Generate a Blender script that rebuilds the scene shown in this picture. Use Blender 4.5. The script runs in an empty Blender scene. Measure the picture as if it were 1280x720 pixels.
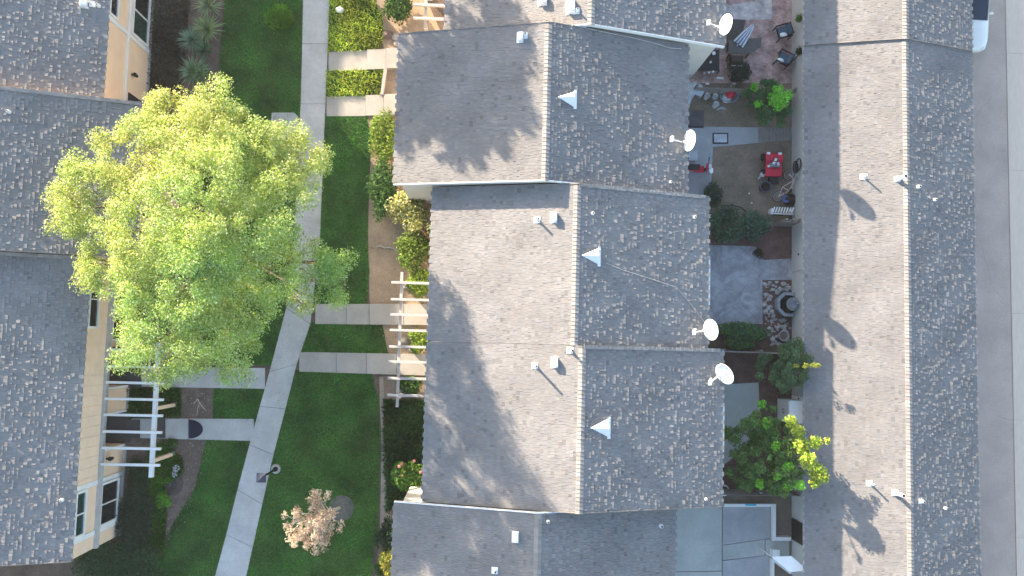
import bpy, math, random
import numpy as np
from mathutils import Vector, Matrix
random.seed(7); RNG = np.random.default_rng(11)
SC = bpy.context.scene; COL = SC.collection

# ---------------------------------------------------------------- survey: photo measurements -> metres
FPX, CAMH = 990.0, 40.0
def _n(v): return v / np.linalg.norm(v)
_N = _n(np.array([-40., -70., FPX])); _v = np.array([357., 14000., FPX])
_Y = _n(_v - (_v @ _N) * _N); _Z = -_N; _X = np.cross(_Y, _Z)
if _X[0] < 0: _X = -_X
CM = np.array([_X, _Y, _Z])
def P(px, py, z=0.0):
    d = CM @ np.array([px - 640., 360. - py, FPX]); t = (z - CAMH) / d[2]
    return Vector((d[0] * t, d[1] * t, z))

# ---------------------------------------------------------------- materials
def srgb(r, g, b):
    f = lambda c: (c / 255 / 12.92) if c < 10.3 else ((c / 255 + .055) / 1.055) ** 2.4
    return (f(r), f(g), f(b))
def nodes(m):
    m.use_nodes = True; nt = m.node_tree; return nt, nt.nodes, nt.links
MATS = {}
def mat(name, c, rough=.85, nscale=3., namt=.25, fine=40., famt=.15, bump=.0, bscale=60., c2=None, spec=.3, metal=0., stretch=None, attr=False, trans=0.):
    if name in MATS: return MATS[name]
    m = bpy.data.materials.new(name); nt, N, L = nodes(m); b = N['Principled BSDF']
    b.inputs['Roughness'].default_value = rough; b.inputs['Metallic'].default_value = metal
    b.inputs['Specular IOR Level'].default_value = spec
    tc = N.new('ShaderNodeTexCoord'); vec = tc.outputs['Object']
    if stretch:
        mp = N.new('ShaderNodeMapping'); mp.inputs['Scale'].default_value = stretch; L.new(vec, mp.inputs['Vector']); vec = mp.outputs['Vector']
    def noise(s, det=4.):
        n = N.new('ShaderNodeTexNoise'); n.inputs['Scale'].default_value = s; n.inputs['Detail'].default_value = det
        n.inputs['Roughness'].default_value = .62; L.new(vec, n.inputs['Vector']); return n.outputs['Fac']
    def rng(fac, lo, hi):
        r = N.new('ShaderNodeMapRange'); r.inputs['From Min'].default_value = .28; r.inputs['From Max'].default_value = .72
        r.inputs['To Min'].default_value = lo; r.inputs['To Max'].default_value = hi; L.new(fac, r.inputs['Value']); return r.outputs['Result']
    if attr:
        a = N.new('ShaderNodeAttribute'); a.attribute_name = 'Col'; col = a.outputs['Color']
    else:
        base = N.new('ShaderNodeMix'); base.data_type = 'RGBA'
        base.inputs['A'].default_value = (*c, 1); base.inputs['B'].default_value = (*(c2 or c), 1)
        L.new(rng(noise(nscale * .6), 0, 1), base.inputs['Factor']); col = base.outputs['Result']
    m1 = N.new('ShaderNodeMath'); m1.operation = 'MULTIPLY'
    L.new(rng(noise(nscale), 1 - namt, 1 + namt), m1.inputs[0]); L.new(rng(noise(fine, 2.), 1 - famt, 1 + famt), m1.inputs[1])
    vm = N.new('ShaderNodeVectorMath'); vm.operation = 'SCALE'; L.new(col, vm.inputs[0]); L.new(m1.outputs[0], vm.inputs['Scale'])
    L.new(vm.outputs[0], b.inputs['Base Color'])
    if bump:
        bp = N.new('ShaderNodeBump'); bp.inputs['Strength'].default_value = bump; bp.inputs['Distance'].default_value = .02
        L.new(noise(bscale, 6.), bp.inputs['Height']); L.new(bp.outputs['Normal'], b.inputs['Normal'])
    if trans:
        t = N.new('ShaderNodeBsdfTranslucent'); L.new(vm.outputs[0], t.inputs['Color'])
        mx = N.new('ShaderNodeMixShader'); mx.inputs[0].default_value = trans
        L.new(b.outputs[0], mx.inputs[1]); L.new(t.outputs[0], mx.inputs[2]); L.new(mx.outputs[0], N['Material Output'].inputs['Surface'])
    MATS[name] = m; return m
def brick_mat(name, c1, c2, mortar, scale, w=.5, h=.25):
    m = bpy.data.materials.new(name); nt, N, L = nodes(m); b = N['Principled BSDF']; b.inputs['Roughness'].default_value = .9
    tc = N.new('ShaderNodeTexCoord'); br = N.new('ShaderNodeTexBrick'); L.new(tc.outputs['Object'], br.inputs['Vector'])
    br.inputs['Scale'].default_value = scale; br.inputs['Color1'].default_value = (*c1, 1); br.inputs['Color2'].default_value = (*c2, 1)
    br.inputs['Mortar'].default_value = (*mortar, 1); br.inputs['Brick Width'].default_value = w; br.inputs['Row Height'].default_value = h
    br.inputs['Mortar Size'].default_value = .02
    n = N.new('ShaderNodeTexNoise'); n.inputs['Scale'].default_value = 2.2; n.inputs['Detail'].default_value = 5; L.new(tc.outputs['Object'], n.inputs['Vector'])
    r = N.new('ShaderNodeMapRange'); r.inputs['From Min'].default_value = .3; r.inputs['From Max'].default_value = .7
    r.inputs['To Min'].default_value = .6; r.inputs['To Max'].default_value = 1.5; L.new(n.outputs['Fac'], r.inputs['Value'])
    vm = N.new('ShaderNodeVectorMath'); vm.operation = 'SCALE'; L.new(br.outputs['Color'], vm.inputs[0]); L.new(r.outputs['Result'], vm.inputs['Scale'])
    L.new(vm.outputs[0], b.inputs['Base Color']); MATS[name] = m; return m
def stamped_mat(name, c1, c2):
    m = bpy.data.materials.new(name); nt, N, L = nodes(m); b = N['Principled BSDF']; b.inputs['Roughness'].default_value = .6
    tc = N.new('ShaderNodeTexCoord'); vo = N.new('ShaderNodeTexVoronoi'); vo.feature = 'DISTANCE_TO_EDGE'; vo.inputs['Scale'].default_value = 2.1
    n = N.new('ShaderNodeTexNoise'); n.inputs['Scale'].default_value = 1.3; n.inputs['Detail'].default_value = 8; n.inputs['Distortion'].default_value = 1.2
    L.new(tc.outputs['Object'], n.inputs['Vector']); L.new(tc.outputs['Object'], vo.inputs['Vector'])
    cr = N.new('ShaderNodeMix'); cr.data_type = 'RGBA'; cr.inputs['A'].default_value = (*c1, 1); cr.inputs['B'].default_value = (*c2, 1)
    r = N.new('ShaderNodeMapRange'); r.inputs['From Min'].default_value = .35; r.inputs['From Max'].default_value = .68; L.new(n.outputs['Fac'], r.inputs['Value'])
    L.new(r.outputs['Result'], cr.inputs['Factor'])
    r2 = N.new('ShaderNodeMapRange'); r2.inputs['From Min'].default_value = .0; r2.inputs['From Max'].default_value = .05; r2.inputs['To Min'].default_value = .78; L.new(vo.outputs['Distance'], r2.inputs['Value'])
    vm = N.new('ShaderNodeVectorMath'); vm.operation = 'SCALE'; L.new(cr.outputs['Result'], vm.inputs[0]); L.new(r2.outputs['Result'], vm.inputs['Scale'])
    L.new(vm.outputs[0], b.inputs['Base Color']); MATS[name] = m; return m
def glass_mat(name, c, rough=.06):
    m = bpy.data.materials.new(name); nt, N, L = nodes(m); b = N['Principled BSDF']
    b.inputs['Base Color'].default_value = (*c, 1); b.inputs['Roughness'].default_value = rough; b.inputs['Specular IOR Level'].default_value = .5
    MATS[name] = m; return m

M_SHIN = mat('asphalt_shingle', None, .93, .7, .11, 55., .12, bump=.25, bscale=160., attr=True, spec=.1)
M_LEAF = mat('leaf', None, .6, 1.5, .12, 20., .08, attr=True, spec=.18, trans=.38)
M_GRASS = mat('grass_blade', None, .75, .7, .28, 9., .2, attr=True, spec=.1, trans=.3)
M_TAN = mat('tan_stucco', (.86, .62, .43), .9, 1.2, .06, 30., .05, bump=.1)
M_TAN2 = mat('tan_siding', (.88, .64, .45), .85, 1.5, .07, 20., .05)
M_CREAM = mat('cream_stucco', (.62, .57, .50), .9, 1.2, .06, 30., .05)
M_GWALL = mat('garage_stucco', (.52, .51, .49), .9, 1.0, .08, 30., .06)
M_TRIM = mat('white_trim_paint', (.82, .80, .77), .6, 2., .06, 30., .04)
M_WOODW = mat('weathered_white_wood', (.50, .47, .44), .8, 3., .12, 20., .12, stretch=(1, 1, 1))
M_WOODG = mat('grey_fence_wood', (.24, .215, .195), .9, 2., .25, 25., .2)
M_GLASS = glass_mat('dark_window_glass', (.015, .018, .02))
M_GLASSG = glass_mat('green_tinted_glass', (.02, .05, .045), .1)
M_DARK = mat('dark_brown_paint', (.025, .018, .016), .6, 3, .2)
M_BLACK = mat('black_metal', (.018, .018, .02), .5, 4, .2)
M_WHITE = mat('white_enamel', (.82, .82, .80), .45, 4, .04, 30, .03)
M_GALV = mat('galvanised_metal', (.55, .56, .57), .45, 4, .1, metal=.3)
M_CONC = mat('pale_concrete', (.54, .52, .49), .9, .9, .16, 18., .10, bump=.1, c2=(.44, .42, .39))
M_CONCW = mat('warm_concrete', (.41, .375, .33), .9, .9, .14, 18., .08, bump=.1)
M_CONCP = mat('patio_concrete', (.38, .37, .38), .85, .8, .14, 14., .08, c2=(.33, .34, .34))
M_CONCO = mat('old_patio_concrete', (.38, .40, .37), .85, .5, .16, 12., .08, c2=(.46, .46, .43))
M_DRIVE = mat('driveway_concrete', (.60, .485, .39), .9, .5, .06, 10., .05, stretch=(1, .25, 1))
M_ASPH = mat('alley_asphalt', (.50, .385, .315), .92, .5, .14, 14., .09, bump=.15, c2=(.42, .33, .275))
M_SOIL = mat('soil', (.16, .115, .085), .95, 1.4, .3, 16., .3, bump=.5, c2=(.12, .085, .065))
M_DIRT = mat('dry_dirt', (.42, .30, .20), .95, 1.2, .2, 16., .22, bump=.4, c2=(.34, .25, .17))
M_DIRTD = mat('brown_dirt', (.25, .18, .14), .95, .9, .3, 16., .2, bump=.4, c2=(.18, .15, .10))  # darker brown dirt than the strip beside the upper walks
M_MULCH = mat('bark_mulch', (.18, .13, .105), .95, 2.2, .3, 30., .45, bump=.8)
M_MULCHR = mat('dark_red_mulch', (.15, .088, .075), .95, 2.2, .3, 30., .4, bump=.8)
M_TURF = mat('turf_soil', (.042, .135, .024), .95, .8, .45, 10., .4, bump=.5, c2=(.07, .11, .03))
M_BARK = mat('bark', (.15, .11, .08), .95, 6, .3, 40., .3, bump=.6)
M_BARKP = mat('pale_dry_bark', (.66, .57, .48), .9, 6, .2, 40., .2)
M_STONE = mat('river_stone', (.36, .35, .34), .8, 5, .35, 30., .15)
M_FOUNT = mat('cast_stone', (.26, .29, .33), .8, 4, .2, 30., .1)
M_BRICK = brick_mat('brick_paving', (.36, .18, .15), (.46, .31, .28), (.40, .36, .34), 4.4)
M_BRICKP = brick_mat('pale_paving', (.48, .42, .40), (.56, .50, .48), (.36, .33, .32), 3.2)
M_STAMP = stamped_mat('stamped_concrete', (.24, .235, .25), (.40, .40, .42))
M_RED = mat('red_plastic', (.60, .025, .06), .4, 3, .1)
M_BLUE = mat('slate_blue_cushion', (.075, .13, .18), .9, 5, .15)
M_BLUEP = mat('blue_plastic', (.08, .12, .28), .4, 3, .1)
M_GREYC = mat('charcoal_fabric', (.085, .08, .08), .9, 3, .15)
M_TARP = mat('pale_grey_tarp', (.50, .53, .55), .6, 3, .15, c2=(.36, .39, .42))
M_CARP = mat('pale_blue_car_paint', (.80, .77, .72), .25, 2, .02, 10, .01, spec=.6)
M_CARG = glass_mat('car_glass', (.02, .03, .05), .04)
M_TYRE = mat('tyre_rubber', (.02, .02, .02), .8, 4, .2)
M_PINKF = mat('pink_petal', (.7, .22, .22), .7, 4, .2)

# ---------------------------------------------------------------- mesh collector
class MB:
    def __init__(s): s.V = []; s.F = []
    def add(s, vs, fs):
        o = len(s.V); s.V += [tuple(v) for v in vs]; s.F += [tuple(i + o for i in f) for f in fs]; return s
    def box(s, x0, x1, y0, y1, z0, z1):
        return s.add([(x0, y0, z0), (x1, y0, z0), (x1, y1, z0), (x0, y1, z0), (x0, y0, z1), (x1, y0, z1), (x1, y1, z1), (x0, y1, z1)],
                     [(3, 2, 1, 0), (4, 5, 6, 7), (0, 1, 5, 4), (1, 2, 6, 5), (2, 3, 7, 6), (3, 0, 4, 7)])
    def obox(s, c, size, rot=(0, 0, 0)):
        from mathutils import Euler
        R = Euler(rot).to_matrix(); a, b, d = [k / 2 for k in size]; c = Vector(c)
        vs = [c + R @ Vector(p) for p in [(-a, -b, -d), (a, -b, -d), (a, b, -d), (-a, b, -d), (-a, -b, d), (a, -b, d), (a, b, d), (-a, b, d)]]
        return s.add(vs, [(3, 2, 1, 0), (4, 5, 6, 7), (0, 1, 5, 4), (1, 2, 6, 5), (2, 3, 7, 6), (3, 0, 4, 7)])
    def tube(s, p0, p1, r0, r1=None, n=8):
        p0, p1 = Vector(p0), Vector(p1); r1 = r0 if r1 is None else r1
        d = (p1 - p0).normalized(); u = d.orthogonal().normalized(); w = d.cross(u)
        vs = []
        for p, r in ((p0, r0), (p1, r1)):
            vs += [p + (u * math.cos(2 * math.pi * i / n) + w * math.sin(2 * math.pi * i / n)) * r for i in range(n)]
        fs = [(i, (i + 1) % n, n + (i + 1) % n, n + i) for i in range(n)] + [tuple(range(n))[::-1], tuple(range(n, 2 * n))]
        return s.add(vs, fs)
    def path(s, pts, rs, n=7):
        for i in range(len(pts) - 1): s.tube(pts[i], pts[i + 1], rs[i], rs[i + 1], n)
        return s
    def ring(s, c, axis, R, r, n=24, m=6):
        c = Vector(c); a = Vector(axis).normalized(); u = a.orthogonal().normalized(); w = a.cross(u); vs = []; fs = []
        for i in range(n):
            t = 2 * math.pi * i / n; e = u * math.cos(t) + w * math.sin(t)
            for j in range(m):
                q = 2 * math.pi * j / m; vs.append(c + e * (R + r * math.cos(q)) + a * (r * math.sin(q)))
        for i in range(n):
            for j in range(m):
                fs.append((i * m + j, ((i + 1) % n) * m + j, ((i + 1) % n) * m + (j + 1) % m, i * m + (j + 1) % m))
        return s.add(vs, fs)
    def lathe(s, prof, c=(0, 0, 0), n=20, rot0=0.):
        vs = []; fs = []; k = len(prof); c = Vector(c)
        for i in range(n):
            t = rot0 + 2 * math.pi * i / n
            for r, z in prof: vs.append(c + Vector((r * math.cos(t), r * math.sin(t), z)))
        for i in range(n):
            for j in range(k - 1):
                fs.append((i * k + j, ((i + 1) % n) * k + j, ((i + 1) % n) * k + j + 1, i * k + j + 1))
        return s.add(vs, fs)
    def prism(s, poly, z0, z1):
        n = len(poly); a = sum(poly[i][0] * poly[(i + 1) % n][1] - poly[(i + 1) % n][0] * poly[i][1] for i in range(n))
        if a < 0: poly = poly[::-1]
        vs = [(p[0], p[1], z0) for p in poly] + [(p[0], p[1], z1) for p in poly]
        return s.add(vs, [tuple(range(n))[::-1], tuple(range(n, 2 * n))] + [(i, (i + 1) % n, n + (i + 1) % n, n + i) for i in range(n)])
    def blob(s, c, r, jit=.0, n=10, m=7):
        c = Vector(c); vs = [c + Vector((0, 0, r[2]))]; fs = []
        for j in range(1, m):
            ph = math.pi * j / m
            for i in range(n):
                t = 2 * math.pi * i / n; q = 1 + random.uniform(-jit, jit)
                vs.append(c + Vector((r[0] * math.sin(ph) * math.cos(t) * q, r[1] * math.sin(ph) * math.sin(t) * q, r[2] * math.cos(ph) * q)))
        vs.append(c - Vector((0, 0, r[2]))); L = len(vs) - 1
        for i in range(n):
            fs.append((0, 1 + i, 1 + (i + 1) % n)); fs.append((L, 1 + (m - 2) * n + (i + 1) % n, 1 + (m - 2) * n + i))
            for j in range(m - 2): fs.append((1 + j * n + i, 1 + (j + 1) * n + i, 1 + (j + 1) * n + (i + 1) % n, 1 + j * n + (i + 1) % n))
        return s.add(vs, fs)
    def build(s, name, material, parent=None, smooth=False, loc=None):
        o_ = Vector(parent_world(parent)) if parent is not None else Vector(loc or (0, 0, 0))
        me = bpy.data.meshes.new(name)
        me.from_pydata([tuple(Vector(v) - o_) for v in s.V], [], s.F); me.update()
        if smooth: me.polygons.foreach_set('use_smooth', [True] * len(me.polygons))
        me.materials.append(material); o = bpy.data.objects.new(name, me); COL.objects.link(o)
        if parent is not None: o.parent = parent
        else: o.location = o_
        return o
def parent_world(o):
    v = Vector((0, 0, 0))
    while o is not None: v += o.location; o = o.parent
    return v
def quadmesh(name, V, C, material, parent=None, loc=None, smooth=False, k=4):
    """V (n,k,3) world coords, C (n,3) colours per face"""
    V = np.asarray(V, dtype=np.float64); n = V.shape[0]
    o_ = np.array(parent_world(parent) if parent is not None else (loc or (0, 0, 0)))
    me = bpy.data.meshes.new(name)
    me.vertices.add(n * k); me.vertices.foreach_set('co', (V - o_).reshape(-1))
    me.loops.add(n * k); me.loops.foreach_set('vertex_index', np.arange(n * k, dtype=np.int32))
    me.polygons.add(n); me.polygons.foreach_set('loop_start', np.arange(0, n * k, k, dtype=np.int32))
    try: me.polygons.foreach_set('loop_total', np.full(n, k, dtype=np.int32))
    except Exception: pass
    me.update(calc_edges=True)
    a = me.color_attributes.new('Col', 'FLOAT_COLOR', 'POINT')
    cc = np.ones((n, k, 4)); cc[..., :3] = np.asarray(C)[:, None, :]; a.data.foreach_set('color', cc.reshape(-1))
    me.materials.append(material); o = bpy.data.objects.new(name, me); COL.objects.link(o)
    if parent is not None: o.parent = parent
    else: o.location = tuple(o_)
    return o
def thing(name, label, cat, loc, group=None, rz=0.):
    o = bpy.data.objects.new(name, None); COL.objects.link(o); o.empty_display_size = .2
    o.location = loc; o.rotation_euler = (0, 0, rz); return tag(o, label, cat, group)
def tag(o, label, cat, group=None, kind=None):
    o['label'] = label; o['category'] = cat
    if group: o['group'] = group
    if kind: o['kind'] = kind
    return o
def struct(o, kind='structure'): o['kind'] = kind; return o
def stuff(o, label, cat): return tag(o, label, cat, kind='stuff')
def copy_thing(o):
    c = o.copy(); COL.objects.link(c)
    for ch in list(o.children):
        d = ch.copy(); COL.objects.link(d); d.parent = c
        for g in list(ch.children):
            e = g.copy(); COL.objects.link(e); e.parent = d
    return c

# ---------------------------------------------------------------- roofs: every shingle tab is laid as a real wedge
PITCH = .30
def shingle_plane(eave, along, up, width, length, ex=.155, seed=0, tone=1.0, thick=1.0):
    """eave: corner; along: unit vector along the eave; up: unit vector up the slope."""
    rg = np.random.default_rng(seed); O = np.array(eave); A = np.array(along); U = np.array(up); Nn = np.cross(A, U)
    if Nn[2] < 0: Nn = -Nn
    nc = int(length / ex); ex = length / nc; Q = []; C = []
    fieldp = rg.uniform(0, 6.28, 8); fq = rg.uniform(.5, 2.4, (8, 2))
    for i in range(nc):
        v0 = i * ex; v1 = min((i + 1) * ex + .012, length)
        ws = rg.choice([.09, .12, .155, .20], size=int(width / .10) + 8, p=[.25, .32, .28, .15])
        u = np.concatenate([[0], np.cumsum(ws)]) - rg.uniform(0, .15); u = np.clip(u, 0, width); u = u[:np.searchsorted(u, width) + 1]
        if i == 0: u = np.arange(0, width + .01, .19); u[-1] = min(u[-1], width)
        u0, u1 = u[:-1], u[1:]; ok = (u1 - u0) > .01; u0, u1 = u0[ok], u1[ok]; n = len(u0)
        lev = rg.choice([0, 1, 2], n, p=[.53, .14, .33]); raised = lev == 2
        t0 = np.array([.004, .014, .035])[lev] * thick + rg.normal(0, .0012, n); t1 = np.array([.002, .003, .005])[lev]; roll = rg.normal(0, .006, n) * thick
        g = .004
        if i == 0: v0 = np.where(np.arange(n) % 2 == 0, -.02, -.075); raised = np.arange(n) % 2 == 1; t0 = np.where(raised, .03, .006); roll = 0
        def pt(uu, vv, tt): return O + uu[:, None] * A + (np.ones(n) * vv)[:, None] * U + tt[:, None] * Nn
        a = pt(u0 + g, v0, t0 - roll); b = pt(u1 - g, v0, t0 + roll); c = pt(u1 - g, v1, t1); d = pt(u0 + g, v1, t1)
        v0 = v0; z = np.full(n, -.012); a0 = pt(u0 + g, v0, z); b0 = pt(u1 - g, v0, z); c0 = pt(u1 - g, v1, z); d0 = pt(u0 + g, v1, z)
        f = sum(np.sin(fq[k, 0] * (u0 + u1) * .5 + fq[k, 1] * v0 + fieldp[k]) for k in range(8)) / 4
        s = tone * np.exp(rg.normal(0, .038, n)) * (1 + .06 * f); s *= np.where(rg.random(n) < .035, .78, 1.); s *= np.where(raised, 1.02, .99)
        warm = rg.normal(0, .014, n); col = np.stack([.230 * s * (1 + warm), .219 * s, .214 * s * (1 - warm)], 1)
        for q in ((a, b, c, d), (a0, b0, b, a), (b0, c0, c, b), (d0, a0, a, d)):
            Q.append(np.stack(q, 1)); C.append(col)
    return np.concatenate(Q), np.concatenate(C)
def ridge_caps(p0, p1, slope_l, slope_r, w=.16, step=.17, seed=0):
    rg = np.random.default_rng(seed); p0 = np.array(p0); p1 = np.array(p1); L = np.linalg.norm(p1 - p0); d = (p1 - p0) / L; Q = []; C = []
    n = int(L / step); side = np.array([d[1], -d[0], 0.]); side /= np.linalg.norm(side)
    for i in range(n):
        a = p0 + d * (i * step - .012); b = p0 + d * ((i + 1) * step + .02); h0, h1 = .034 + rg.uniform(0, .008), .016
        for sg, sl in ((1, slope_r), (-1, slope_l)):
            ea = a + sg * side * w - np.array([0, 0, w * sl]); eb = b + sg * side * w - np.array([0, 0, w * sl]); up = np.array([0, 0, 1.])
            t = [a + up * h0, b + up * h1, eb + up * h1, ea + up * h0]; Q.append(t if sg < 0 else t[::-1])
            Q.append([ea + up * h0, eb + up * h1, eb - up * .02, ea - up * .02])
            Q.append([a + up * h0, ea + up * h0, ea - up * .02, a - up * .02])
            s = np.exp(rg.normal(0, .1)) * 1.04; C += [(.27 * s, .25 * s, .235 * s)] * 3
    return np.array(Q), np.array(C)

def make_roof(parent, xl, xc, xr, y0, y1, ze, seed, tone=1.0, pitch=PITCH, name='roof', zright=None):
    zr = ze + pitch * (xc - xl); sl = pitch; sr = pitch if zright is None else (zr - zright) / (xr - xc)
    ul = np.array([1, 0, sl]) / math.hypot(1, sl); ur = np.array([-1, 0, sr]) / math.hypot(1, sr)
    Ll = (xc - xl) * math.hypot(1, sl); Lr = (xr - xc) * math.hypot(1, sr)
    qa, ca = shingle_plane((xl, y1, ze), (0, -1, 0), ul, y1 - y0, Ll, seed=seed, tone=tone, thick=.45)
    qb, cb = shingle_plane((xr, y0, zr - sr * (xr - xc)), (0, 1, 0), ur, y1 - y0, Lr, seed=seed + 50, tone=tone)
    zer = zr - sr * (xr - xc)
    def slab(a, b, za, zb):     # roof deck below the shingles
        t = .12; e = .006
        A, B, Cc, D = (a, y0 + e, za - e), (b, y0 + e, zb - e), (b, y1 - e, zb - e), (a, y1 - e, za - e); dn = lambda p: (p[0], p[1], p[2] - t)
        fs = [(A, B, Cc, D), (dn(D), dn(Cc), dn(B), dn(A)), (dn(A), dn(B), B, A), (dn(B), dn(Cc), Cc, B), (dn(Cc), dn(D), D, Cc), (dn(D), dn(A), A, D)]
        return np.array(fs)
    s1 = slab(xl + .01, xc, ze, zr - .004); s2 = slab(xc, xr - .01, zr - .004, zer)
    V = np.concatenate([qa, qb, s1, s2]); C = np.concatenate([ca, cb, np.full((12, 3), .14)])
    ro = quadmesh(name, V, C, M_SHIN, parent)
    q, c = ridge_caps((xc, y0, zr), (xc, y1, zr), sl, sr, seed=seed); quadmesh('ridge_cap', q, c, M_SHIN, ro)
    return ro, zr, sr
def rake_trim(parent, xl, xc, xr, y, ze, zr, zer, sgn, material=None, h=.20, d=.035):
    mb = MB()
    for a, b, za, zb in ((xl - .02, xc, ze, zr), (xc, xr + .02, zr, zer)):
        y2 = y + sgn * d; ya, yb = min(y, y2), max(y, y2); u = .03
        mb.add([(a, ya, za - h), (b, ya, zb - h), (b, yb, zb - h), (a, yb, za - h), (a, ya, za + u), (b, ya, zb + u), (b, yb, zb + u), (a, yb, za + u)],
               [(3, 2, 1, 0), (4, 5, 6, 7), (0, 1, 5, 4), (1, 2, 6, 5), (2, 3, 7, 6), (3, 0, 4, 7)])
    return mb.build('rake_trim', material or M_TRIM, parent)
def gable_wall(parent, xl, xr, xc, y0, y1, ze_l, zc, ze_r, material, name='wall'):
    mb = MB(); prof = [(xl, 0), (xr, 0), (xr, ze_r), (xc, zc), (xl, ze_l)]; n = 5
    mb.add([(p[0], y0, p[1]) for p in prof] + [(p[0], y1, p[1]) for p in prof],
           [tuple(range(n)), tuple(range(n, 2 * n))[::-1]] + [(i, n + i, n + (i + 1) % n, (i + 1) % n) for i in range(n)])
    return mb.build(name, material, parent)
def rake_cap(parent, xa, xb, y, za, zb, seed):
    q, c = ridge_caps((xa, y, za + .03), (xb, y, zb + .03), .05, .05, w=.08, step=.2, seed=seed); return quadmesh('rake_cap', q, c * 1.05, M_SHIN, parent)
def fascia(parent, x, y0, y1, z, sgn, material=M_TRIM):
    return MB().box(min(x, x + sgn * .03), max(x, x + sgn * .03), y0, y1, z - .19, z - .02).build('fascia', material, parent)

def cone_vent(parent, px, py, w, l, zfun):
    p = P(px, py, 6); x, y = p.x, p.y          # apex of the half-pyramid vent, uphill
    for _ in range(4): p = P(px, py, zfun(x) + .05); x, y = p.x, p.y
    A = (x, y, zfun(x) + .04); xb = x + l; zb = zfun(xb)
    B = (xb, y - w / 2, zb + .02); Cc = (xb, y + w / 2, zb + .02); T = (xb - .04, y, zb + .42)
    mb = MB().add([A, B, Cc, T, (xb - .08, y, zb)], [(0, 1, 3), (0, 3, 2), (1, 2, 3), (0, 2, 1)])
    o = mb.build('roof_vent', M_WHITE, parent)
    MB().obox((xb + .03, y, zb + .022 - .01), (.14, w + .14, .02), (0, math.atan(PITCH), 0)).build('flashing', M_WHITE, o)
def pipe(parent, px, py, zfun, h=.5, r=.05, box=None, flash=.28):
    p = P(px, py, 6)
    for _ in range(4): p = P(px, py, zfun(p.x))
    x, y, z = p.x, p.y, zfun(p.x); sl = math.atan2(zfun(x) - zfun(x + .1), .1)
    if box:
        o = MB().obox((x, y, z + .10), (box[0], box[1], .20), (0, sl, 0)).obox((x + .02, y, z + .22), (box[0] * .62, box[1] * .72, .07), (0, sl, 0)).build('box_vent', M_WHITE, parent)
        MB().obox((x - .03, y, z + .016), (box[0] + .1, box[1] + .08, .016), (0, sl, 0)).build('flashing', M_WHITE, o)
    else:
        o = MB().tube((x, y, z - .05), (x, y, z + h), r, r, 12).lathe([(r * 1.7, z + .0), (r * 1.35, z + .14), (r, z + .17)], (x, y, 0), 12).build('vent_pipe', M_WHITE, parent)
        MB().obox((x - .02, y, z + .018), ((flash if h > .26 else .13),) * 2 + (.016,), (0, sl, 0)).build('flashing', M_WHITE if h > .26 else M_GALV, o)
        MB().tube((x, y, z + h + .002), (x, y, z + h + .004), r * .75, r * .75, 12).build('pipe_opening', M_BLACK, o)

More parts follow.
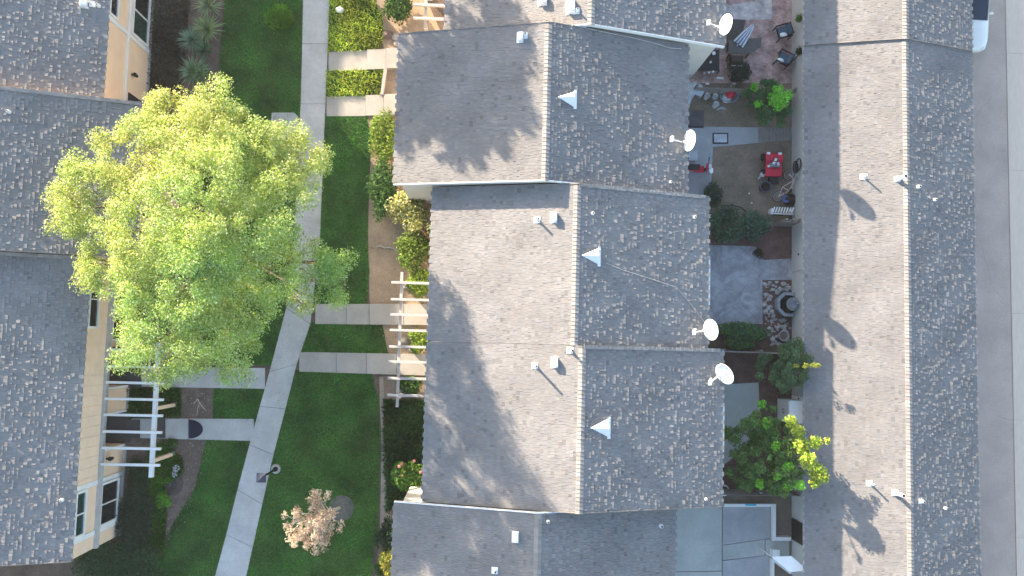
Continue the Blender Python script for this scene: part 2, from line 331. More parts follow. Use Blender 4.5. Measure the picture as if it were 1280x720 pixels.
ZE = 4.8
UNITS = {  # name: xl, ridge, xr, y0, y1
 'E': (-2.0, 4.42, 10.85, 13.93, 27.9), 'A': (-4.04, 2.56, 9.15, 6.975, 13.91), 'B': (-2.31, 3.97, 10.18, .051, 6.955),
 'C': (-2.31, 4.30, 10.88, -6.90, .049), 'D': (-3.52, 2.62, 8.83, -13.8, -6.92)}
ULAB = {'E': 'townhouse at the top of the middle row with its cream gable end showing',
        'A': 'middle row townhouse with heavy leaf shadow over its whole left roof slope',
        'B': 'middle row townhouse whose left roof slope is mostly sunlit, beside the pale pergola',
        'C': 'middle row townhouse with the widest sunlit roof and leaf shadow along its left eave',
        'D': 'townhouse at the bottom of the middle row with white rake board and blue grey roof'}
ZF = {}
for i, (k, (xl, xc, xr, y0, y1)) in enumerate(UNITS.items()):
    t = thing('townhouse', ULAB[k], 'townhouse', ((xl + xr) / 2, (y0 + y1) / 2, 0), 'townhouses of the middle row')
    ze = 4.93 if k == 'A' else ZE; ro, zr, sr = make_roof(t, xl, xc, xr, y0, y1, ze, 100 + i, {'A': .95, 'B': 1.03, 'C': 1.0, 'D': .96, 'E': 1.02}[k]); zer = zr - sr * (xr - xc)
    ZF[k] = (lambda zr, xc, sr: (lambda x: zr - (PITCH * (xc - x) if x < xc else sr * (x - xc))))(zr, xc, sr)
    ov = .34
    gable_wall(t, xl + ov, xr - ov, xc, y0 + .05, y1 - .05, ze - .15 + PITCH * ov, zr - .15, zer - .15 + sr * ov, M_CREAM)
    if k != 'B': rake_trim(t, xl, xc, xr, y0 + .0, ze, zr, zer, +1, M_TRIM if k in 'EA' else M_WOODG)
    if k != 'C': rake_trim(t, xl, xc, xr, y1, ze, zr, zer, -1, M_TRIM if k == 'D' else M_WOODG)
    if k in 'BC': rake_cap(t, xc + .1, xr, y1 - .06, zr - sr * .1, zer, 400 + i)
    fascia(t, xl, y0 + .05, y1 - .05, ze, -1); fascia(t, xr, y0 + .05, y1 - .05, zer, 1)
    # windows and doors of the front (west) and back (east) walls
    for side, xw in ((-1, xl + ov), (1, xr - ov)):
        for (ya, yb, za, zb) in ((y0 + 1., y0 + 2.5, 3.2, 4.3), (y0 + 4.2, y0 + 5.7, 3.2, 4.3), (y0 + 4.2, y0 + 5.7, .8, 2.1)):
            f = MB()
            for b in ((ya - .08, ya, za - .08, zb + .08), (yb, yb + .08, za - .08, zb + .08), (ya, yb, za - .08, za), (ya, yb, zb, zb + .08), ((ya + yb) / 2 - .02, (ya + yb) / 2 + .02, za, zb)):
                f.box(min(xw, xw + side * .05), max(xw, xw + side * .05), *b)
            w = f.build('window', M_TRIM, t)
            MB().box(min(xw + side * .004, xw + side * .02), max(xw + side * .004, xw + side * .02), ya, yb, za, zb).build('pane', M_GLASS, w)
        ya = y0 + 1.2
        d = MB().box(min(xw, xw + side * .05), max(xw, xw + side * .05), ya, ya + (.95 if side < 0 else 1.8), .1, 2.1).build('door', M_DARK if side < 0 else M_GLASS, t)
        MB().box(min(xw + side * .052, xw + side * .1), max(xw + side * .052, xw + side * .1), ya + .8, ya + .88, 1.0, 1.08).build('handle', M_GALV, d)
    z = ZF[k]
    if k == 'A':
        cone_vent(t, 697, 121, .70, .76, z); pipe(t, 656, 45, z, .32, .05); pipe(t, 651, 47, z, box=(.2, .40)); pipe(t, 838, 228, z, .18, .04)
    if k == 'B':
        cone_vent(t, 727, 319, .72, .76, z); pipe(t, 672, 275, z, .42, .05); pipe(t, 693, 272, z, box=(.2, .40)); pipe(t, 741, 267, z, .16, .045); pipe(t, 868, 272, z, .16, .045)
    if k == 'C':
        cone_vent(t, 738, 535, .78, .80, z); pipe(t, 669, 457, z, .75, .05); pipe(t, 694, 453, z, box=(.2, .40)); pipe(t, 713, 438, z, .72, .05); pipe(t, 882, 624, z, .16, .045)
    if k == 'D':
        pipe(t, 645, 671, z, box=(.2, .40)); pipe(t, 619, 713, z, .3, .05); pipe(t, 685, 652, z, .14, .05); pipe(t, 826, 657, z, .25, .06)
    if k == 'E':
        pipe(t, 714, 9, z, box=(.3, .56)); pipe(t, 721, 14, z, .3, .045); pipe(t, 679, 1, z, box=(.3, .4))

# left row
ZEL = 4.64
LUN = {'Z': (-20.75, 20.92, 38.0), 'L1': (-17.12, 10.375, 20.9), 'L2': (-15.23, 3.395, 10.355), 'L3': (-17.22, -9.75, 3.375)}
LLAB = {'Z': 'set back townhouse of the left row beyond the top edge', 'L1': 'tan townhouse at the top left with a white framed window above yuccas',
        'L2': 'left row townhouse mostly hidden under the big bright tree, roof sticking out furthest',
        'L3': 'tan townhouse at the bottom left with boarded upper wall and white pergola'}
for i, (k, (xr, y0, y1)) in enumerate(LUN.items()):
    xc, xl = xr - 6.3, xr - 12.6
    t = thing('townhouse', LLAB[k], 'townhouse', ((xl + xr) / 2, (y0 + y1) / 2, 0), 'townhouses of the left row'); LUN[k] = LUN[k] + (t,)
    ro, zr, sr = make_roof(t, xl, xc, xr, y0, y1, ZEL, 200 + i, 1.08)
    ZF[k] = (lambda zr, xc: (lambda x: zr - PITCH * abs(x - xc)))(zr, xc)
    xw = xr - .06; low = 2.42 if k == 'L3' else 0
    if k == 'L3':
        # upper storey body, and a lower storey with two entry recesses
        pass
    gable_wall(t, xl + .3, xw - (1.25 if k == 'L3' else 0), xc, y0 + .05, y1 - .05, ZEL - .05, zr - .15, ZEL - .15 + (1.25 * PITCH if k == 'L3' else .02), M_TAN)
    rake_trim(t, xl, xc, xr, y0, ZEL, zr, ZEL, +1, M_WOODG, h=.16); rake_trim(t, xl, xc, xr, y1, ZEL, zr, ZEL, -1, M_WOODG, h=.16); rake_cap(t, xc, xr, y1 - .06, zr, ZEL, 420 + i)

# --- details of the top left house wall
t = LUN['L1'][3]; xw = -17.12 - .06
def wall_board(parent, xw, boxes, name='wall_trim', m=M_TRIM, d=.05):
    mb = MB()
    for b in boxes: mb.box(xw + .002, xw + d, *b)
    return mb.build(name, m, parent)
def window(parent, xw, ya, yb, za, zb, m1=M_GLASS, m2=M_GLASS, w=.11):
    f = MB()
    ym = (ya + yb) / 2
    for b in ((ya - w, ya, za - w, zb + w), (yb, yb + w, za - w, zb + w), (ya, yb, za - w, za), (ya, yb, zb, zb + w), (ym - .025, ym + .025, za, zb)):
        f.box(xw, xw + .09, *b)
    o = f.build('window', M_TRIM, parent)
    MB().box(xw + .012, xw + .03, ya, ym - .025, za, zb).build('pane', m1, o)
    MB().box(xw + .012, xw + .03, ym + .025, yb, za, zb).build('pane', m2, o)
    return o
window(t, xw, 14.55, 16.9, .5, 2.1, M_GLASSG, M_GLASS)
window(t, xw, 14.55, 16.9, 3.8, 4.44)
for b in ((10.45, 20.8, 2.38, 2.6), (14.2, 14.42, 2.62, 4.56), (14.2, 14.42, .15, 2.36), (17.03, 17.25, .15, 2.36)): wall_board(t, xw, [b])
ex = MB().box(xw + .004, xw + .045, 10.5, 11.6, .1, 2.1).build('door', M_DARK, t)
MB().box(xw + .046, xw + .1, 11.4, 11.48, 1., 1.1).build('handle', M_GALV, ex)
MB().box(xw + .003, xw + .12, 10.42, 20.8, .0, .12).build('plinth', M_CONC, t)
lamp = MB().lathe([(.0, 1.62), (.075, 1.62), (.10, 1.9), (.02, 2.0), (0, 2.0)], (xw + .16, 12.55, 0), 10).box(xw, xw + .12, 12.51, 12.59, 1.82, 1.88).build('porch_lamp', M_BLACK, t)
z = ZF['L1']; pipe(t, 116, 5, z, .55, .05); pipe(t, 106, 4, z, box=(.3, .4)); pipe(t, 124, 8, z, .25, .05)
pipe(LUN['L2'][3], 12, 140, ZF['L2'], .2, .05); pipe(LUN['L3'][3], 78, 625, ZF['L3'], .18, .05)

# --- bottom left house: boarded upper wall, entries, windows, trims
t = LUN['L3'][3]; xw = -17.28
up = MB().box(xw - 1.3, xw, -9.70, 3.33, 2.42, 4.54)
up.build('upper_wall', M_TAN2, t)
bd = MB(); yb0 = -6.85
for j in range(40):
    a = yb0 + j * .455
    if a + .44 > 3.3: break
    bd.box(xw + .002, xw + .022, a + .012, a + .455 - .006, 2.62, 4.50)
bd.build('siding', M_TAN2, t)
wall_board(t, xw, [(-9.70, 3.3, 2.36, 2.60)], 'floor_band', m=M_WOODW, d=.16)
lw = MB()
ent = [(-2.45, -1.05), (-5.30, -3.75)]       # two recessed entries
ys = [(-9.70, -5.30), (-3.75, -2.45), (-1.05, 3.33)]
for a, b in ys: lw.box(xw - 1.3, xw + .02, a, b, 0, 2.40)
lw.build('lower_wall', M_TAN, t)
for a, b in ent:
    d = MB().box(xw - 1.24, xw - 1.19, a + .22, a + 1.12, .05, 2.1).build('door', M_DARK, t)
    MB().box(xw - 1.188, xw - 1.14, a + .95, a + 1.03, 1.0, 1.08).build('handle', M_GALV, d)
    MB().box(xw - 1.24, xw + .3, a + .05, b - .05, .0, .06).build('door_step', M_GREYC, t)
    wall_board(t, xw + .02, [(a - .10, a - .005, 0.05, 2.35)], 'door_trim', d=.04); wall_board(t, xw + .02, [(b + .005, b + .10, .05, 2.35)], 'door_trim', d=.04)
MB().box(xw + .024, xw + .14, -9.70, -5.42, 0, .14).box(xw + .024, xw + .14, -3.63, -2.57, 0, .14).box(xw + .024, xw + .14, -.93, 3.3, 0, .14).build('plinth', M_CONC, t)
window(t, xw + .02, -8.75, -6.95, .6, 2.2)
window(t, xw + .0, -8.75, -6.95, 3.72, 4.44, M_GLASSG, M_GLASSG)
for a, b in ((-9.08, -8.88), (-6.82, -6.62)):
    wall_board(t, xw + .02, [(a, b, .15, 2.34)]); wall_board(t, xw, [(a, b, 2.62, 4.56)])
window(t, xw + .024, -.2, 2.1, .75, 2.12); window(t, xw + .024, .35, 2.75, 3.72, 4.44)
for yy in (-.62, -5.78):
    MB().lathe([(.0, 1.62), (.075, 1.62), (.11, 1.9), (.02, 2.02), (0, 2.02)], (xw + .2, yy, 0), 10).box(xw + .02, xw + .16, yy - .04, yy + .04, 1.84, 1.9).build('porch_lamp', M_BLACK, t)
tap = MB().tube((xw + .02, -8.3, .55), (xw + .14, -8.3, .55), .02).ring((xw + .15, -8.3, .55), (1, 0, 0), .04, .01, 12).build('hose_tap', M_BLACK, t)

# ---------------------------------------------------------------- garages
G = {'upper': (15.22, 30.0, 2.18), 'lower': (-26., 15.20, 2.12)}
GL = {'upper': 'long garage roof section at the top right, slightly higher, beside the parked car', 'lower': 'long garage block with beige sunlit roof running down the right side'}
GT = {}
for i, (k, (y0, y1, ze)) in enumerate(G.items()):
    xl, xc, xr = 15.72, 20.14, 24.16
    t = thing('garage', GL[k], 'garage', ((xl + xr) / 2, (y0 + y1) / 2, 0), 'garages along the alley'); GT[k] = t
    if k == 'lower': yy0 = -14.5
    else: yy0 = y0
    ro, zr, sr = make_roof(t, xl, xc, xr, yy0, min(y1, 30.), ze, 300 + i, .96)
    ZF['G' + k] = (lambda zr, xc, ze, sr: (lambda x: zr - (PITCH * (xc - x) if x < xc else sr * (x - xc))))(zr, xc, ze, sr)
    y1c = min(y1, 30.)
    gable_wall(t, xl + .2, xr - .9, xc, yy0 + .05, y1c - .05, ze - .06, zr - .15, ze + .15, M_GWALL)
    rake_trim(t, xl, xc, xr, yy0, ze, zr, zr - sr * (xr - xc), +1, M_WOODG, h=.12); rake_trim(t, xl, xc, xr, y1c, ze, zr, zr - sr * (xr - xc), -1, M_WOODG, h=.12)
    fascia(t, xl, yy0 + .05, y1c - .05, ze, -1, M_GWALL); fascia(t, xr, yy0 + .05, y1c - .05, zr - sr * (xr - xc), 1, M_GWALL)
    y = yy0 + .6
    while y + 2.5 < y1c:
        d = MB()
        for q in range(4): d.box(xr - .9, xr - .86, y, y + 2.45, .02 + q * .52, .02 + q * .52 + .50)
        d.build('garage_door', M_TRIM, t); y += 3.3
t = GT['lower']; z = ZF['Glower']
pipe(t, 1079, 221, z, .5, .04); pipe(t, 1122, 224, z, .75, .09); pipe(t, 1147, 234, z, .25, .06); pipe(t, 1168, 250, z, .18, .05)
pipe(t, 1087, 604, z, .5, .045); pipe(t, 1119, 616, z, .75, .09); pipe(t, 1151, 626, z, .3, .06); pipe(t, 1181, 635, z, .18, .05)
# side doors and utility panels on the yard face of the garage
xg = 15.72 + .2
for (ya, yb, za, zb, m, nm) in ((-3.6, -2.2, .1, 1.95, M_TRIM, 'side_door'), (4.1, 5.0, .1, 2.0, M_GWALL, 'side_door'), (-9.35, -8.3, .1, 1.9, M_DARK, 'side_door')):
    d = MB().box(xg - .04, xg, ya, yb, za, zb).build(nm, m, t)
    MB().box(xg - .1, xg - .042, yb - .14, yb - .06, 1., 1.06).build('handle', M_BLACK, d)

# ---------------------------------------------------------------- ground, roads, paths
def poly(pts, z=0.): return [(P(x, y, z).x, P(x, y, z).y) for x, y in pts]
def sheet(name, pts, z, m, world=False):
    mb = MB(); p = pts if world else poly(pts); mb.prism(p, z - .05, z); return mb.build(name, m)
struct(MB().prism([(-160, -160), (160, -160), (160, 160), (-160, 160)], -.3, 0).build('ground', M_SOIL))
struct(sheet('alley_road', [(22.9, -60), (27.47, -60), (27.47, 60), (22.9, 60)], .008, M_ASPH, True))
mb = MB(); ysl = [-60] + [P(1270, q).y for q in (672, 525, 392, 213, 67)] + [60]
for a, b in zip(ysl[:-1], ysl[1:]):
    mb.prism([(27.49, a + .005), (31.5, a + .005), (31.5, b - .005), (27.49, b - .005)], -.05, .035)
struct(mb.build('pavement', M_DRIVE))
# main path, slab by slab
Lp = [(379.5, -40), (379, 0), (378, 55), (376, 130), (372, 200), (368, 300), (358, 385), (337, 465), (325, 508), (312, 556), (297, 612), (283, 668), (257, 765)]
Rp = [(413, -40), (412, 0), (410, 55), (407, 130), (404, 200), (400, 300), (388, 405), (371, 455), (357, 511), (342, 568), (328, 630), (316, 684), (298, 765)]
PATHS = []
mb = MB()
for i in range(len(Lp) - 1):
    a, b, c, d = [P(*q) for q in (Lp[i], Rp[i], Rp[i + 1], Lp[i + 1])]
    e = .010; PATHS.append([tuple(v)[:2] for v in (a, b, c, d)])
    def sh(p, q): v = (q - p); return p + v * (e / v.length)
    mb.prism([tuple(sh(a, d))[:2], tuple(sh(b, c))[:2], tuple(sh(c, b))[:2], tuple(sh(d, a))[:2]], -.05, .035)
struct(mb.build('footpath', M_CONC))
def slabs(name, xs, yt, yb, m, z=.037, dz=0.0, nose=True, zs=None):
    """branch path: xs pixel joints along the path, yt/yb (start,end) pixel rows of its edges"""
    mb = MB(); n = len(xs) - 1
    for i in range(n):
        f0 = (xs[i] - xs[0]) / (xs[-1] - xs[0]); f1 = (xs[i + 1] - xs[0]) / (xs[-1] - xs[0]); L = lambda t, f: t[0] + (t[1] - t[0]) * f
        zz = z + (zs[i] if zs else 0)
        pts = [P(xs[i] + .3, L(yt, f0)), P(xs[i + 1] - .3, L(yt, f1)), P(xs[i + 1] - .3, L(yb, f1)), P(xs[i] + .3, L(yb, f0))]
        mb.prism([(p.x, p.y) for p in pts], -.05, zz); PATHS.append([(p.x, p.y) for p in pts])
    return struct(mb.build(name, m))
slabs('front_walk', [410.5, 459, 483, 520], (65, 61), (89, 86), M_CONCW, zs=[0, .1, .2])
slabs('front_walk', [408, 457, 480, 520], (121, 118.5), (145.5, 145), M_CONCW, zs=[0, .1, .2])
slabs('front_walk', [394, 433.5, 462, 505, 560], (380, 380), (405, 406.5), M_CONCW, zs=[0, .06, .12, .12])
slabs('front_walk', [374, 421, 458.5, 496, 560], (440, 443), (464.5, 470), M_CONCW, zs=[0, .06, .12, .12])
slabs('front_walk', [331, 302, 258, 206, 163], (460, 458), (486, 483), M_CONC, zs=[0, 0, .02, .02])
slabs('front_walk', [317, 291, 263, 236, 207, 160], (523.5, 523), (551, 547), M_CONC, zs=[0, .01, .02, .02, .02])
struct(sheet('side_slab', [(340, 141), (368, 141), (373, 146), (373, 175), (336, 175)], .04, M_CONC))
mb = MB(); a, b = P(482.5, 88), P(478, 120); mb.prism([(a.x - .08, a.y), (a.x + .08, a.y), (b.x + .08, b.y), (b.x - .08, b.y)], -.05, .26)
tag(mb.build('garden_kerb', M_CONCW), 'short pale kerb wall between the two upper front walks', 'kerb')

# soils and beds
struct(sheet('dirt_strip', [(470, -30), (520, -30), (560, 60), (560, 1000 * 0 + 480), (500, 480), (462, 378), (460, 290), (463, 190), (455, 125), (480, 60), (472, 30)], .006, M_DIRT))
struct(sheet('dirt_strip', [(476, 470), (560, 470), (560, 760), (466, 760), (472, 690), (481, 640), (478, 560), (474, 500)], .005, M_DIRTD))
struct(sheet('mulch_bed', [(163, 480), (268, 484), (262, 560), (240, 650), (200, 760), (100, 760), (140, 560)], .006, M_MULCH))
struct(sheet('mulch_bed', [(185, -40), (283, -40), (270, 110), (262, 170), (180, 170)], .006, M_MULCH))
struct(sheet('edge_strip', [(474, 471), (479, 471), (487, 640), (482, 660), (475, 660), (477, 560)], .011, mat('pale_dirt', (.33, .28, .22), .95, 2, .2, 20, .2)))

# lawns: turf sheet plus real blades
LAWNS = {
 'a': [(285, -40), (384, -40), (384, 0), (381, 130), (377, 200), (371, 330), (357, 400), (340, 457), (250, 455), (255, 200), (272, 110), (278, 40)],
 'b': [(408, -40), (440, -40), (478, 20), (479, 48), (474, 60), (462, 66), (408, 66)],
 'c': [(406, 86), (481, 86), (478, 122), (404, 124)],
 'd': [(402, 143), (458, 143), (464, 175), (461, 240), (459, 300), (462, 340), (458, 382), (386, 384), (396, 300)],
 'e': [(378, 403), (478, 404), (485, 443), (366, 443)],
 'f': [(362, 462), (464, 466), (473, 500), (475, 560), (474, 610), (472, 660), (466, 700), (463, 760), (292, 760), (309, 684), (325, 620), (350, 511)],
 'g': [(268, 483), (334, 483), (332, 510), (322, 527), (266, 527)],
 'h': [(258, 548), (300, 548), (322, 546), (305, 606), (289, 668), (264, 760), (190, 760), (200, 700), (214, 658), (243, 612)],
}
def inpoly(pts, poly_):
    x, y = pts[:, 0], pts[:, 1]; c = np.zeros(len(x), bool); n = len(poly_); j = n - 1
    for i in range(n):
        xi, yi = poly_[i]; xj, yj = poly_[j]
        m = ((yi > y) != (yj > y)) & (x < (xj - xi) * (y - yi) / (yj - yi + 1e-12) + xi); c ^= m; j = i
    return c
def blades(pl, dens, hmin, hmax, w, col, jit=.22, patch=.25, z=.01):
    p = np.array(pl); lo, hi = p.min(0), p.max(0); n = int(np.prod(hi - lo) * dens); q = RNG.uniform(lo, hi, (n, 2)); q = q[inpoly(q, pl)]
    for pp in PATHS: q = q[~inpoly(q, pp)]
    q = q + RNG.normal(0, .035, q.shape); n = len(q)
    if n == 0: return None
    h = RNG.uniform(hmin, hmax, n); th = RNG.uniform(0, 6.283, n); lean = RNG.uniform(.3, 1.0, n); la = RNG.uniform(0, 6.283, n)
    b = np.stack([q[:, 0], q[:, 1], np.full(n, z)], 1); s = np.stack([np.cos(th), np.sin(th), np.zeros(n)], 1) * (w * RNG.uniform(.7, 1.4, n))[:, None]
    tip = b + np.stack([np.cos(la) * lean * h, np.sin(la) * lean * h, h], 1)
    f = np.sin(q[:, 0] * 1.7 + 2 * np.sin(q[:, 1] * .9)) * np.sin(q[:, 1] * 1.3 + 1.5 * np.sin(q[:, 0] * .7))
    k = np.exp(RNG.normal(0, jit, n)) * (1 + patch * f); dry = (RNG.random(n) < .06)
    C = np.array(col)[None, :] * k[:, None]; C[:, 0] *= 1 + .25 * RNG.random(n); C[dry] = np.array([.17, .14, .07]) * k[dry, None]
    return np.stack([b - s, b + s, tip + s * .35, tip - s * .35], 1), C
Q = []; Cc = []
for k, pts in LAWNS.items():
    pl = poly(pts); struct(MB().prism(pl, -.05, .009).build('lawn', M_TURF))
    r = blades(pl, 430, .03, .08, .016, (.060, .235, .024), patch=.6); Q.append(r[0]); Cc.append(r[1])
for k in 'bc':     # rougher taller turf in the sunny corner, sunlight put into its bright colour
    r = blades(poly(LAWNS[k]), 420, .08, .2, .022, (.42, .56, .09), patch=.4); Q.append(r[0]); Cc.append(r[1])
stuff(quadmesh('grass', np.concatenate(Q), np.concatenate(Cc), M_GRASS), 'short green lawn grass on both sides of the footpath', 'grass')
def patch(name, pts, dens, h0, h1, w, col, label, cat, z=.01, kind='stuff', patchy=.35):
    r = blades(poly(pts), dens, h0, h1, w, col, patch=patchy, z=z); o = quadmesh(name, r[0], r[1], M_LEAF); return tag(o, label, cat, kind=kind)
def circ(px, py, rx, ry, n=18, j=.15):
    return [(px + rx * math.cos(6.283 * i / n) * (1 + random.uniform(-j, j)), py + ry * math.sin(6.283 * i / n) * (1 + random.uniform(-j, j))) for i in range(n)]
patch('lush_grass_patch', circ(351, 23, 17, 15), 1400, .08, .22, .03, (.12, .30, .03), 'bright green lush grass patch in the shaded upper lawn', 'ground cover')  # taller, brighter green grass blades than the lawn around
patch('ground_cover', [(186, 560), (206, 552), (228, 575), (228, 592), (206, 605), (208, 650), (203, 700), (200, 760), (184, 760), (188, 690)], 1300, .08, .2, .035, (.09, .26, .025), 'bright green ground cover beside the dark hedge', 'ground cover')
patch('ground_cover', [(160, 486), (225, 486), (226, 520), (160, 520)], 1100, .08, .2, .035, (.05, .15, .025), 'green ground cover between the two left entry walks', 'ground cover')
patch('ivy_bed', [(188, -40), (240, -40), (232, 60), (226, 125), (190, 150)], 900, .06, .22, .04, (.15, .155, .12), 'dark ivy covering the bed below the tan wall', 'ivy')
patch('ground_cover', [(480, 500), (532, 500), (530, 600), (484, 640), (480, 560)], 750, .08, .25, .04, (.07, .17, .05), 'dark leafy ground cover along the middle row eave', 'ground cover', patchy=.4)

# yards behind the middle row
struct(sheet('brick_patio', [(845, -40), (995, -40), (992, 104), (845, 104)], .012, M_BRICK))
struct(sheet('pale_patio', [(900, 8), (965, -2), (965, 24), (905, 26)], .017, M_BRICKP))
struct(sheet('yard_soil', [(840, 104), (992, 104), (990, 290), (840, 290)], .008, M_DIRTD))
struct(sheet('yard_walk', [(845, 158), (990, 160), (988, 175), (891, 184), (888, 245), (845, 245)], .03, M_CONCP))
mb = MB()
for i in range(10):
    a0, a1 = 948 + i * 4.1, 948 + (i + 1) * 4.1 - .7; mb.prism(poly([(a0, 160), (a1, 160), (a1, 178 - (a0 - 948) * .06), (a0, 178 - (a0 - 948) * .06)]), .031, .06)
tag(mb.build('boardwalk', M_WOODG), 'grey plank boardwalk at the garage end of the yard walk', 'boardwalk')
struct(sheet('stamped_patio', [(850, 305), (943, 308), (990, 322), (990, 350), (953, 350), (953, 405), (850, 405)], .014, M_STAMP))
struct(sheet('mulch_bed', [(890, 282), (990, 282), (990, 323), (955, 325), (943, 306), (888, 304)], .016, M_MULCHR))
struct(sheet('rock_bed', [(953.5, 350.5), (990, 350.5), (990, 436), (900, 436), (900, 406), (953.5, 405)], .012, M_MULCHR))
struct(sheet('yard_soil', [(860, 440), (992, 440), (992, 612), (860, 612)], .007, M_MULCHR))
struct(sheet('patio_slab', [(880, 482), (948, 478), (950, 524), (932, 560), (880, 600)], .018, M_CONCO))
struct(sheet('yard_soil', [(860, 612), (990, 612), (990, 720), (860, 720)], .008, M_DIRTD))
mb = MB(); mb.prism(poly([(903, 631), (962, 631), (962, 672.5), (903, 681)]), -.05, .05); mb.prism(poly([(903, 701), (962, 693.5), (962, 770), (903, 770)]), -.05, .05)
struct(mb.build('patio_slab', M_CONCP))
mb = MB(); mb.prism(poly([(903, 681.8), (955.5, 674), (955.5, 693.8), (903, 700)]), -.05, .048); mb.prism(poly([(956.5, 674), (986, 674), (986, 696), (956.5, 694)]), -.05, .048)
mb.prism(poly([(820, 612), (902, 612), (902, 713), (820, 714.5)]), -.05, .047); mb.prism(poly([(820, 715), (902, 714), (902, 770), (820, 770)]), -.05, .047)
struct(mb.build('patio_slab', M_CONCO))

def litter(pl, n, size, cols, z=.012):
    p = np.array(pl); lo, hi = p.min(0), p.max(0); q = RNG.uniform(lo, hi, (n * 3, 2)); q = q[inpoly(q, pl)][:n]; m = len(q)
    th = RNG.uniform(0, 6.28, m); L = size * RNG.uniform(.4, 1.4, m); tl = RNG.uniform(.0, .03, (m, 4))
    d = np.stack([np.cos(th), np.sin(th)], 1) * L[:, None]; e = np.stack([-np.sin(th), np.cos(th)], 1) * (L * .5)[:, None]
    V = np.stack([np.concatenate([q + o, (z + tl[:, k])[:, None]], 1) for k, o in enumerate((-d, -e, d, e))], 1)
    return V, np.array(cols)[RNG.integers(0, len(cols), m)] * np.exp(RNG.normal(0, .25, m))[:, None]
bits = [litter(poly([(462, 60), (535, 60), (535, 478), (500, 478), (463, 378)]), 900, .035, [(.18, .12, .08), (.30, .22, .13), (.10, .07, .05), (.45, .38, .30)]),
        litter(poly([(207, 488), (266, 488), (262, 560), (240, 640), (205, 700)]), 700, .04, [(.10, .07, .06), (.26, .2, .15), (.36, .30, .24)]),
        litter(poly([(372, 200), (404, 200), (400, 300), (388, 405), (357, 511), (325, 508), (358, 385)]), 110, .028, [(.22, .20, .05), (.20, .13, .07)], .037),
        litter(poly([(892, 188), (985, 182), (985, 265), (895, 265)]), 420, .03, [(.14, .10, .07), (.32, .25, .18), (.22, .17, .10)]),
        litter(poly([(868, 106), (985, 106), (985, 156), (868, 156)]), 420, .035, [(.12, .09, .07), (.25, .2, .13), (.16, .12, .05)]),
        litter(poly([(953, 442), (988, 442), (988, 606), (953, 606)]), 600, .035, [(.10, .07, .06), (.25, .17, .10), (.30, .26, .08)])]
stuff(quadmesh('leaf_litter', np.concatenate([b[0] for b in bits]), np.concatenate([b[1] for b in bits]), M_LEAF), 'fallen leaves and bark bits scattered over dirt, beds and footpath', 'leaf litter')
mb = MB()      # hairline cracks in the alley and the footpath
for (x, y, hd, k) in ((1225, 300, -1.4, 9), (1240, 120, -1.7, 8), (1248, 520, .1, 5), (1222, 620, -1.2, 7)):
    p = P(x, y, .009)
    for _ in range(k):
        hd += random.uniform(-.5, .5); q = p + Vector((math.cos(hd), math.sin(hd), 0)) * random.uniform(.25, .5); sd_ = Vector((-math.sin(hd), math.cos(hd), 0)) * .007; zz = Vector((0, 0, .003))
        mb.add([p - sd_ + zz, p + sd_ + zz, q + sd_ + zz, q - sd_ + zz], [(3, 2, 1, 0)] if False else [(0, 3, 2, 1)]); p = q
struct(mb.build('road_cracks', mat('crack_tar', (.30, .25, .21), .9)))

# ---------------------------------------------------------------- pergolas
def pergola(label, loc, xbeam, xs, xe, ys, z, beam_y, posts, wood, bw=.17):
    t = thing('pergola', label, 'pergola', loc, 'pergolas over the front walks')
    MB().box(xbeam - bw / 2, xbeam + bw / 2, beam_y[0], beam_y[1], z - .22, z - .01).build('beam', wood, t)
    for y in ys: MB().box(xs, xe, y - .055, y + .055, z, z + .15).build('rafter', wood, t)
    for (x, y) in posts:
        o = MB().box(x - .075, x + .075, y - .075, y + .075, .0, z - .222).build('post', M_TAN2 if wood is M_TRIM else wood, t)
        MB().box(x - .14, x + .14, y - .14, y + .14, 0, .1).build('post_base', M_CONC, o)
    return t
zp = 2.5
ys = [P(165, q, 2.6).y for q in (437.5, 458.5, 478.5, 499, 519, 540, 560.5, 581)]
xb = P(191, 540, 2.5).x
t = pergola('white pergola on posts against the tan house at bottom left', (xb, -3.3, 0), xb, P(130, 520, 2.6).x, P(203, 520, 2.6).x, ys, zp, (P(186, 597, 2.5).y, P(195, 428, 2.5).y), [(xb, P(192, 511, 2.5).y), (xb, P(187, 577, 2.5).y), (xb, P(195, 440, 2.5).y)], M_TRIM)
ys = [P(512, q, 2.6).y for q in (353.5, 374.5, 393.5, 413, 433.5, 452.5, 473.3, 494.5)]
xb = P(499, 430, 2.5).x
t = pergola('weathered pale pergola beside the middle row roof over two walks', (xb, 0, 0), xb, P(486.5, 430, 2.6).x, -1.99, ys, zp, (P(497, 509, 2.5).y, P(502, 340, 2.5).y), [(xb, P(497, 497, 2.5).y), (xb, P(500, 425, 2.5).y), (xb, P(502, 352, 2.5).y)], M_WOODW, .12)
ys = [P(530, q, 2.6).y for q in (-36, -16, 6, 23)]
xb = P(532, 10, 2.5).x
t = pergola('white pergola at the top edge above the leaf shaded roof', (xb, 16, 0), xb, P(517, 10, 2.6).x, -1.68, ys, zp, (P(531, 35, 2.5).y, P(533, -50, 2.5).y), [(xb, P(531, 30, 2.5).y), (xb, P(532, -30, 2.5).y)], M_WOODW, .12)

